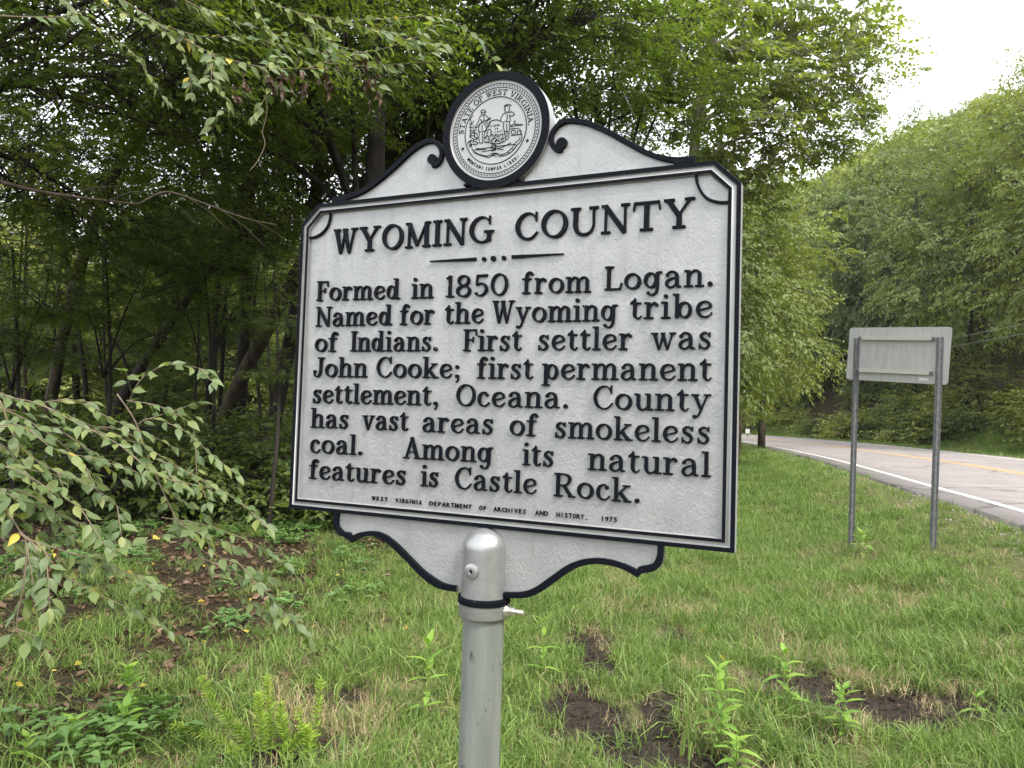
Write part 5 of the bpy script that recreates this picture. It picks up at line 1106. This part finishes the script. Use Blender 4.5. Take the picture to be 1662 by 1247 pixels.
def branch(label, paths, ll, seed, spacing=1.0, side=True, dead=(), yellow=0.02, cat="branch", leafless=(), bend=0.0):
    g = np.random.default_rng(seed); org = at(*paths[0][0][0], np.ravel(paths[0][1])[0]); r = empty("leafy_branch", tuple(org), label, cat); cnt = 0
    toc = np.array([0, 0, CAMH]) - org; toc /= np.linalg.norm(toc)
    def along(Q, rad, leafy, sp_):
        nonlocal cnt
        mb = MB(); mb.tube(Q - org, np.linspace(rad, .0011, len(Q)), 5); mb.obj("twig", M_twig, r, True)
        dd = np.r_[0, np.cumsum(np.linalg.norm(np.diff(Q, axis=0), axis=1))]; s = sp_ * .6 if not leafy == 'tip' else dd[-1] * .35; k = 0
        while s < dd[-1]:
            i = min(np.searchsorted(dd, s), len(Q) - 1); p = Q[i]; t = Q[i] - Q[max(i - 1, 0)]; t = t / (np.linalg.norm(t) + 1e-9)
            sg = 1 if k % 2 else -1; sdv = np.cross(t, UPV); sdv /= np.linalg.norm(sdv) + 1e-9
            d_ = t * .65 + sdv * sg * .75 + g.normal(size=3) * .22 - UPV * (.10 + .32 * g.random()); nn = UPV * .75 + toc * .55 + g.normal(size=3) * .38
            me = LMy if g.random() < yellow else LM[g.integers(0, 4)]
            put_leaf(r, org, me, p + d_ * .008, d_, nn, ll * g.uniform(.65, 1.2)); cnt += 1; k += 1; s += sp_ * g.uniform(.7, 1.3)
        put_leaf(r, org, LM[0], Q[-1], t - UPV * .3, UPV * .8 + toc * .4, ll * .9)
    for pi, (P, d) in enumerate(paths):
        d0, d1 = d if isinstance(d, tuple) else (d, d)
        Q = catmull(np.array([at(x, y, d0 + (d1 - d0) * i / (len(P) - 1)) for i, (x, y) in enumerate(P)]), 5)
        along(Q, .0036 if pi == 0 else .0026, 'all' if pi not in leafless else 'tip', ll * .62 * spacing)
        if side and pi not in leafless:
            m = max(2, int(len(Q) / 6))
            for j in np.linspace(len(Q) * .15, len(Q) * .92, m).astype(int):
                p = Q[j]; t = Q[min(j + 1, len(Q) - 1)] - Q[j - 1]; t /= np.linalg.norm(t) + 1e-9; sdv = np.cross(t, UPV); sdv /= np.linalg.norm(sdv) + 1e-9
                dr = t * .8 + sdv * g.choice([-1, 1]) * g.uniform(.4, .9) - UPV * g.uniform(-.05, .35); dr /= np.linalg.norm(dr); le = g.uniform(.12, .26)
                along(np.array([p + dr * le * q - UPV * .12 * (le * q) ** 2 for q in np.linspace(0, 1, 6)]), .0022, 'all', ll * .62 * spacing)
    for P, d in dead:
        for (x, y), dq in zip(P, [d] * len(P)):
            c_ = at(x, y, dq)
            for k in range(7): put_leaf(r, org, LMb[g.integers(0, 2)], c_ + g.normal(size=3) * np.array([.018, .018, .03]), -UPV + g.normal(size=3) * .35, g.normal(size=3), ll * g.uniform(.45, .8), "dead_leaf")
    return r, cnt
cA = branch("leafy branch drooping rightwards across the lower left, its tip over the grass", [([(190, 640), (208, 665), (222, 690), (240, 740), (262, 792), (290, 850), (325, 905), (370, 950), (430, 992), (475, 1000)], (3.3, 3.0)), ([(262, 840), (320, 850), (375, 866), (430, 892)], 3.05), ([(205, 660), (230, 615), (275, 592), (335, 600)], 3.3), ([(205, 650), (260, 660), (310, 690), (318, 735)], 3.2), ([(240, 740), (300, 765), (350, 790), (400, 822)], 3.1), ([(222, 690), (245, 680), (300, 700), (350, 745)], 3.15), ([(290, 850), (330, 870), (350, 900), (400, 920)], 3.0), ([(325, 905), (380, 930), (430, 960), (450, 985)], 3.0)], .062, 1, .74, leafless=(0,), yellow=.004)
cB = branch("thick leafy branch entering at the left edge beside the marker's lower text", [([(-60, 600), (0, 640), (60, 655), (130, 690), (190, 720), (240, 760), (300, 790)], (3.1, 2.9)), ([(0, 650), (30, 720), (80, 760), (150, 790), (200, 830)], 2.9), ([(60, 655), (120, 650), (180, 680), (230, 700)], 3.1), ([(-40, 700), (30, 690), (90, 730), (160, 745)], 2.8), ([(-30, 650), (40, 680), (100, 720), (150, 770)], 3.0), ([(-30, 750), (30, 765), (90, 800), (140, 830)], 2.8), ([(100, 700), (160, 740), (210, 760), (280, 800)], 3.2), ([(-40, 690), (20, 740), (60, 790), (80, 830)], 3.2), ([(-40, 800), (20, 800), (70, 830), (110, 870)], 2.9), ([(130, 690), (200, 700), (260, 740), (330, 780)], 3.1)], .064, 2, .74, yellow=.006)
cC = branch("lower leafy branch at the left edge with a clump of withered leaves, tips pointing right", [([(-50, 780), (10, 830), (40, 870), (90, 890), (150, 905), (195, 890)], (2.8, 2.7)), ([(30, 865), (90, 905), (160, 920), (235, 936)], 2.75), ([(60, 880), (100, 930), (150, 960), (215, 990)], 2.7), ([(-50, 820), (0, 870), (40, 900), (50, 930)], 2.8), ([(-30, 790), (40, 800), (90, 830), (130, 850)], 2.85)], .066, 3, .7, dead=(([(86, 905), (92, 935), (84, 960)], 2.72),))
cD = branch("bare-stemmed twig hanging at the left edge with a tuft of leaves at its end", [([(45, 890), (38, 950), (28, 1000), (30, 1025), (50, 1050)], 2.6), ([(28, 1020), (10, 1040), (-5, 1050)], 2.6), ([(30, 1022), (60, 1035), (75, 1060)], 2.6)], .068, 4, .8, side=False, leafless=(0,))
cE = branch("long leafy branch crossing the top left with hanging clusters of dry brown leaves", [([(170, -20), (260, 40), (340, 85), (420, 108), (500, 112), (600, 107), (712, 100)], (3.9, 3.6)), ([(260, 40), (330, 60), (400, 60), (480, 80)], 3.8), ([(340, 85), (350, 130), (370, 170), (350, 190)], 3.7), ([(420, 108), (440, 130), (436, 150)], 3.7), ([(500, 112), (560, 90), (620, 80), (680, 60)], 3.6), ([(300, 0), (360, 30), (440, 50), (520, 60)], 3.9)], .068, 5, .62,
       dead=(([(395, 135), (385, 155), (440, 130), (455, 140), (470, 130), (490, 128), (492, 142), (525, 118), (532, 138), (590, 105), (600, 125), (600, 150)], 3.68),), leafless=())
cF = branch("leafy branch along the top edge above the marker's left scroll", [([(300, -60), (400, -15), (480, 20), (560, 35), (640, 60), (720, 75)], (3.9, 3.8)), ([(480, 20), (540, 70), (590, 85)], 3.8), ([(560, 35), (640, 30), (720, 30), (790, 70)], 3.9), ([(400, -15), (430, 40), (470, 70), (540, 90)], 3.8)], .068, 6, .62)
cG = branch("leafy branch in the top left corner with a long bare stem", [([(-40, 25), (60, 28), (110, 26), (170, 5), (200, -20)], 3.6), ([(60, -40), (150, 40), (210, 80), (240, 120)], 3.9), ([(120, -30), (200, 20), (280, 60), (310, 120)], 4.1)], .066, 7, .8, leafless=(0,))
# the bare twig hanging below the dry leaves, and bare branches in the wood edge
r = empty("bare_twig", tuple(at(436, 140, 3.7)), "pale bare twig dangling below the dry brown leaves at the top left", "twig"); mb = MB(); mb.tube(catmull(np.array(pts([(436, 130), (434, 160), (432, 190), (426, 215), (430, 235), (418, 262), (405, 278)], 3.7)), 4) - np.array(r.location), .0022, 5); mb.obj("stem", M_twig, r, True)
for lab, P, d, r0 in (("bare dark bough sweeping right below the upper canopy", [(-20, 290), (60, 310), (140, 322), (225, 332)], 6.5, .022), ("grey broken bough with splayed dry twigs left of the marker", [(225, 332), (270, 312), (330, 330), (400, 355), (450, 365)], 6.5, .012), ("long thin bough crossing the upper left corner", [(-20, 130), (60, 145), (150, 170), (240, 200), (330, 240)], 7.5, .022), ("dark bough above the reddish brown trunk", [(-20, 65), (60, 75), (120, 58), (160, 50)], 7, .02)):
    o_ = at(*P[0], d); r = empty("bare_bough", tuple(o_), lab, "branch"); Q = catmull(np.array(pts(P, d)), 5); mb = MB(); mb.tube(Q - o_, np.linspace(r0, r0 * .3, len(Q)), 6); mb.obj("stem", M_bark, r, True)
    for j in range(4, len(Q) - 2, 4):
        e = Q[j] + (Q[j + 1] - Q[j]) * 6 + np.array([0, gt.uniform(-.3, .3), gt.uniform(-.35, .2)]); mb = MB(); mb.tube(np.array([Q[j], (Q[j] + e) / 2 + UPV * .03, e]) - o_, [r0 * .3, r0 * .2, .002], 5); mb.obj("twig", M_bark, r, True)

def weed(label, px, py, h, nodes, ll, seed, meshes=LW, per=2, lean=(0, 0)):
    g = np.random.default_rng(seed); b = ground_at(px, py); r = empty("weed", tuple(b), label, "plant"); top = b + np.array([lean[0], lean[1], h]); Q = catmull(np.array([b, (b + top) / 2 + g.normal(size=3) * .012, top]), 5)
    mb = MB(); mb.tube(Q - b, np.linspace(.004, .0015, len(Q)), 6); mb.obj("stem", M_leafw, r, True)
    for k in range(nodes):
        f = .18 + .82 * (k + .5) / nodes; i = int(f * (len(Q) - 1)); a0 = k * 1.57 + g.uniform(-.3, .3); s = ll * (1.0 - .45 * abs(f - .45)) * g.uniform(.8, 1.1)
        for q in range(per):
            a = a0 + q * 2 * math.pi / per; up_ = .35 + .9 * max(0, f - .5) * 2; d_ = np.array([math.cos(a), math.sin(a), up_ * g.uniform(.6, 1.2)]); put_leaf(r, b, meshes[g.integers(0, len(meshes))], Q[i], d_, UPV + d_ * .01, s)
    return r
weed("bright green upright weed with pointed leaves just left of the post", 690, 1176, .46, 6, .13, 1)
weed("faint leafy weed standing just right of the post behind the soil patch", 880, 1105, .40, 5, .12, 2)
weed("tallest leafy weed in the foreground, right of the dug soil", 1160, 1240, .50, 8, .13, 3, per=3)
weed("leafy weed behind the tallest one, its stem leaning left", 1285, 1160, .36, 6, .13, 4, lean=(-.04, .02))
weed("bushy weed in the grass between the two soil patches on the right", 1370, 1205, .30, 7, .12, 5, per=3)
weed("small weed seedling standing alone near the right edge", 1585, 1160, .13, 3, .085, 6)
weed("weed with broad leaves cut by the bottom edge of the picture", 1195, 1262, .2, 4, .13, 7, per=3)
weed("little sprout with yellowish leaves at the rim of the dug soil", 1078, 1200, .08, 2, .05, 8)
weed("pale sprig in the grass beside the road sign's left post", 1400, 905, .30, 5, .16, 9, per=3)
weed("broad-leaved plant among the ground cover at the lower left", 120, 1215, .16, 4, .10, 10, LWb, 3)
weed("leafy green plant in front of the ground cover near the bottom left", 200, 1222, .22, 5, .11, 11, LWb, 3)
weed("dark leafy plant at the shade edge left of the feathery plant", 205, 1150, .22, 6, .09, 12, LWb, 3)
weed("yellowish plant at the bottom left corner", 42, 1246, .16, 4, .07, 13, LWb, 3)
def feathery(label, stems, seed):
    g = np.random.default_rng(seed); b = ground_at(*stems[0][0][0]); r = empty("feathery_plant", tuple(b), label, "plant")
    for P, d in stems:
        Q = catmull(np.array([at(x, y, d) for x, y in P]), 8); mb = MB(); mb.tube(Q - b, np.linspace(.0035, .0012, len(Q)), 5); mb.obj("stem", M_leafw, r, True)
        n = len(Q) * 12; i = (np.linspace(.12, 1, n) * (len(Q) - 1)).astype(int); t = nrm(Q[np.minimum(i + 1, len(Q) - 1)] - Q[np.maximum(i - 1, 0)]); a = g.random(n) * 6.28
        x = nrm(np.cross(t, np.array([.3, .8, .5]))); y = np.cross(t, x); D = t * .75 + x * np.cos(a)[:, None] + y * np.sin(a)[:, None]; ln = (.056 - .026 * np.linspace(0, 1, n)) * g.uniform(.7, 1.2, n)
        V, Fq = leaf_geo(Q[i] - b, D, nrm(g.normal(size=D.shape)), ln, ln * .14); o = link("leaves", mesh_q("leaves", V, Fq, M_feather, None, False, {"var": np.repeat(.3 + .7 * np.linspace(0, 1, n), 6)}), r); o['kind'] = 'stuff'
dg = lambda px, py: to_px(ground_at(px, py))[2]
feathery("bright yellow-green feathery plant with many narrow-leaved shoots at the bottom, left of the post", [([(415, 1240), (400, 1200), (370, 1165), (340, 1130), (328, 1098)], dg(415, 1240)), ([(420, 1240), (425, 1190), (420, 1150), (418, 1125)], dg(420, 1240)), ([(440, 1240), (440, 1180), (435, 1130), (434, 1098)], dg(440, 1235)), ([(470, 1240), (465, 1200), (458, 1170), (455, 1140)], dg(460, 1240)), ([(500, 1246), (500, 1200), (496, 1180)], dg(500, 1240)), ([(430, 1246), (380, 1215), (330, 1190), (280, 1175)], dg(430, 1243)), ([(480, 1246), (505, 1210), (515, 1150), (522, 1100)], dg(490, 1240)), ([(450, 1246), (470, 1215), (490, 1190), (483, 1145)], dg(450, 1244)), ([(400, 1250), (385, 1225), (372, 1210)], dg(400, 1246))], 5)
# stick lying in the grass left of the post
P = [ground_at(*q) + UPV * .02 for q in ((690, 1010), (712, 1028), (741, 1046))]; r = empty("fallen_stick", tuple(P[0]), "thin brown stick in the grass touching the left side of the post", "stick"); mb = MB(); mb.tube(np.array(P) - P[0], [.004, .006, .005], 6); mb.obj("stick", M_bark, r, True)
# small white marker by the road bend
b = ground_at(1213, 712); b[2] += 0; r = empty("roadside_marker", tuple(b), "tiny white post sign by the far end of the road, at the marker's right edge", "sign"); dd_ = to_px(b)[2]; hh = dd_ / F_PX
mb = MB(); mb.box((0, 0, 5 * hh), (.7 * hh, .02, 5 * hh)); mb.obj("stake", M_chan, r); mb = MB(); mb.box((0, -.04, 12 * hh), (3.4 * hh, .02, 3.6 * hh)); mb.obj("sign_plate", M_white, r)
# overhead cables on the far side
for lab, P in (("upper thin cable strung in front of the hillside trees, right of the road sign", [(1330, 578), (1450, 566), (1560, 546), (1670, 524), (1800, 495)]), ("lower thin cable running close below the other cable", [(1330, 590), (1450, 578), (1560, 560), (1670, 540), (1800, 514)])):
    Q = catmull(np.array(pts(P, (40, 24))), 5); r = empty("overhead_cable", tuple(Q[0]), lab, "cable"); mb = MB(); mb.tube(Q - Q[0], .007, 5); mb.obj("cable", M_wire, r)

# ------------------------------------------------------------------ air
M_haze = bpy.data.materials.new("haze"); M_haze.use_nodes = True; nt_ = M_haze.node_tree; nt_.nodes.clear()
ho = nt_.nodes.new("ShaderNodeOutputMaterial"); pv = nt_.nodes.new("ShaderNodeVolumePrincipled"); pv.inputs['Color'].default_value = (.93, .96, 1, 1); pv.inputs['Density'].default_value = 0.00022; pv.inputs['Anisotropy'].default_value = 0.3
nt_.links.new(pv.outputs[0], ho.inputs['Volume'])
mb = MB(); mb.box((80, 290, 60), (520, 350, 75)); o = mb.obj("haze", M_haze); tag(o, "thin pale summer haze over the valley", kind='stuff')
sc.cycles.volume_bounces = 0
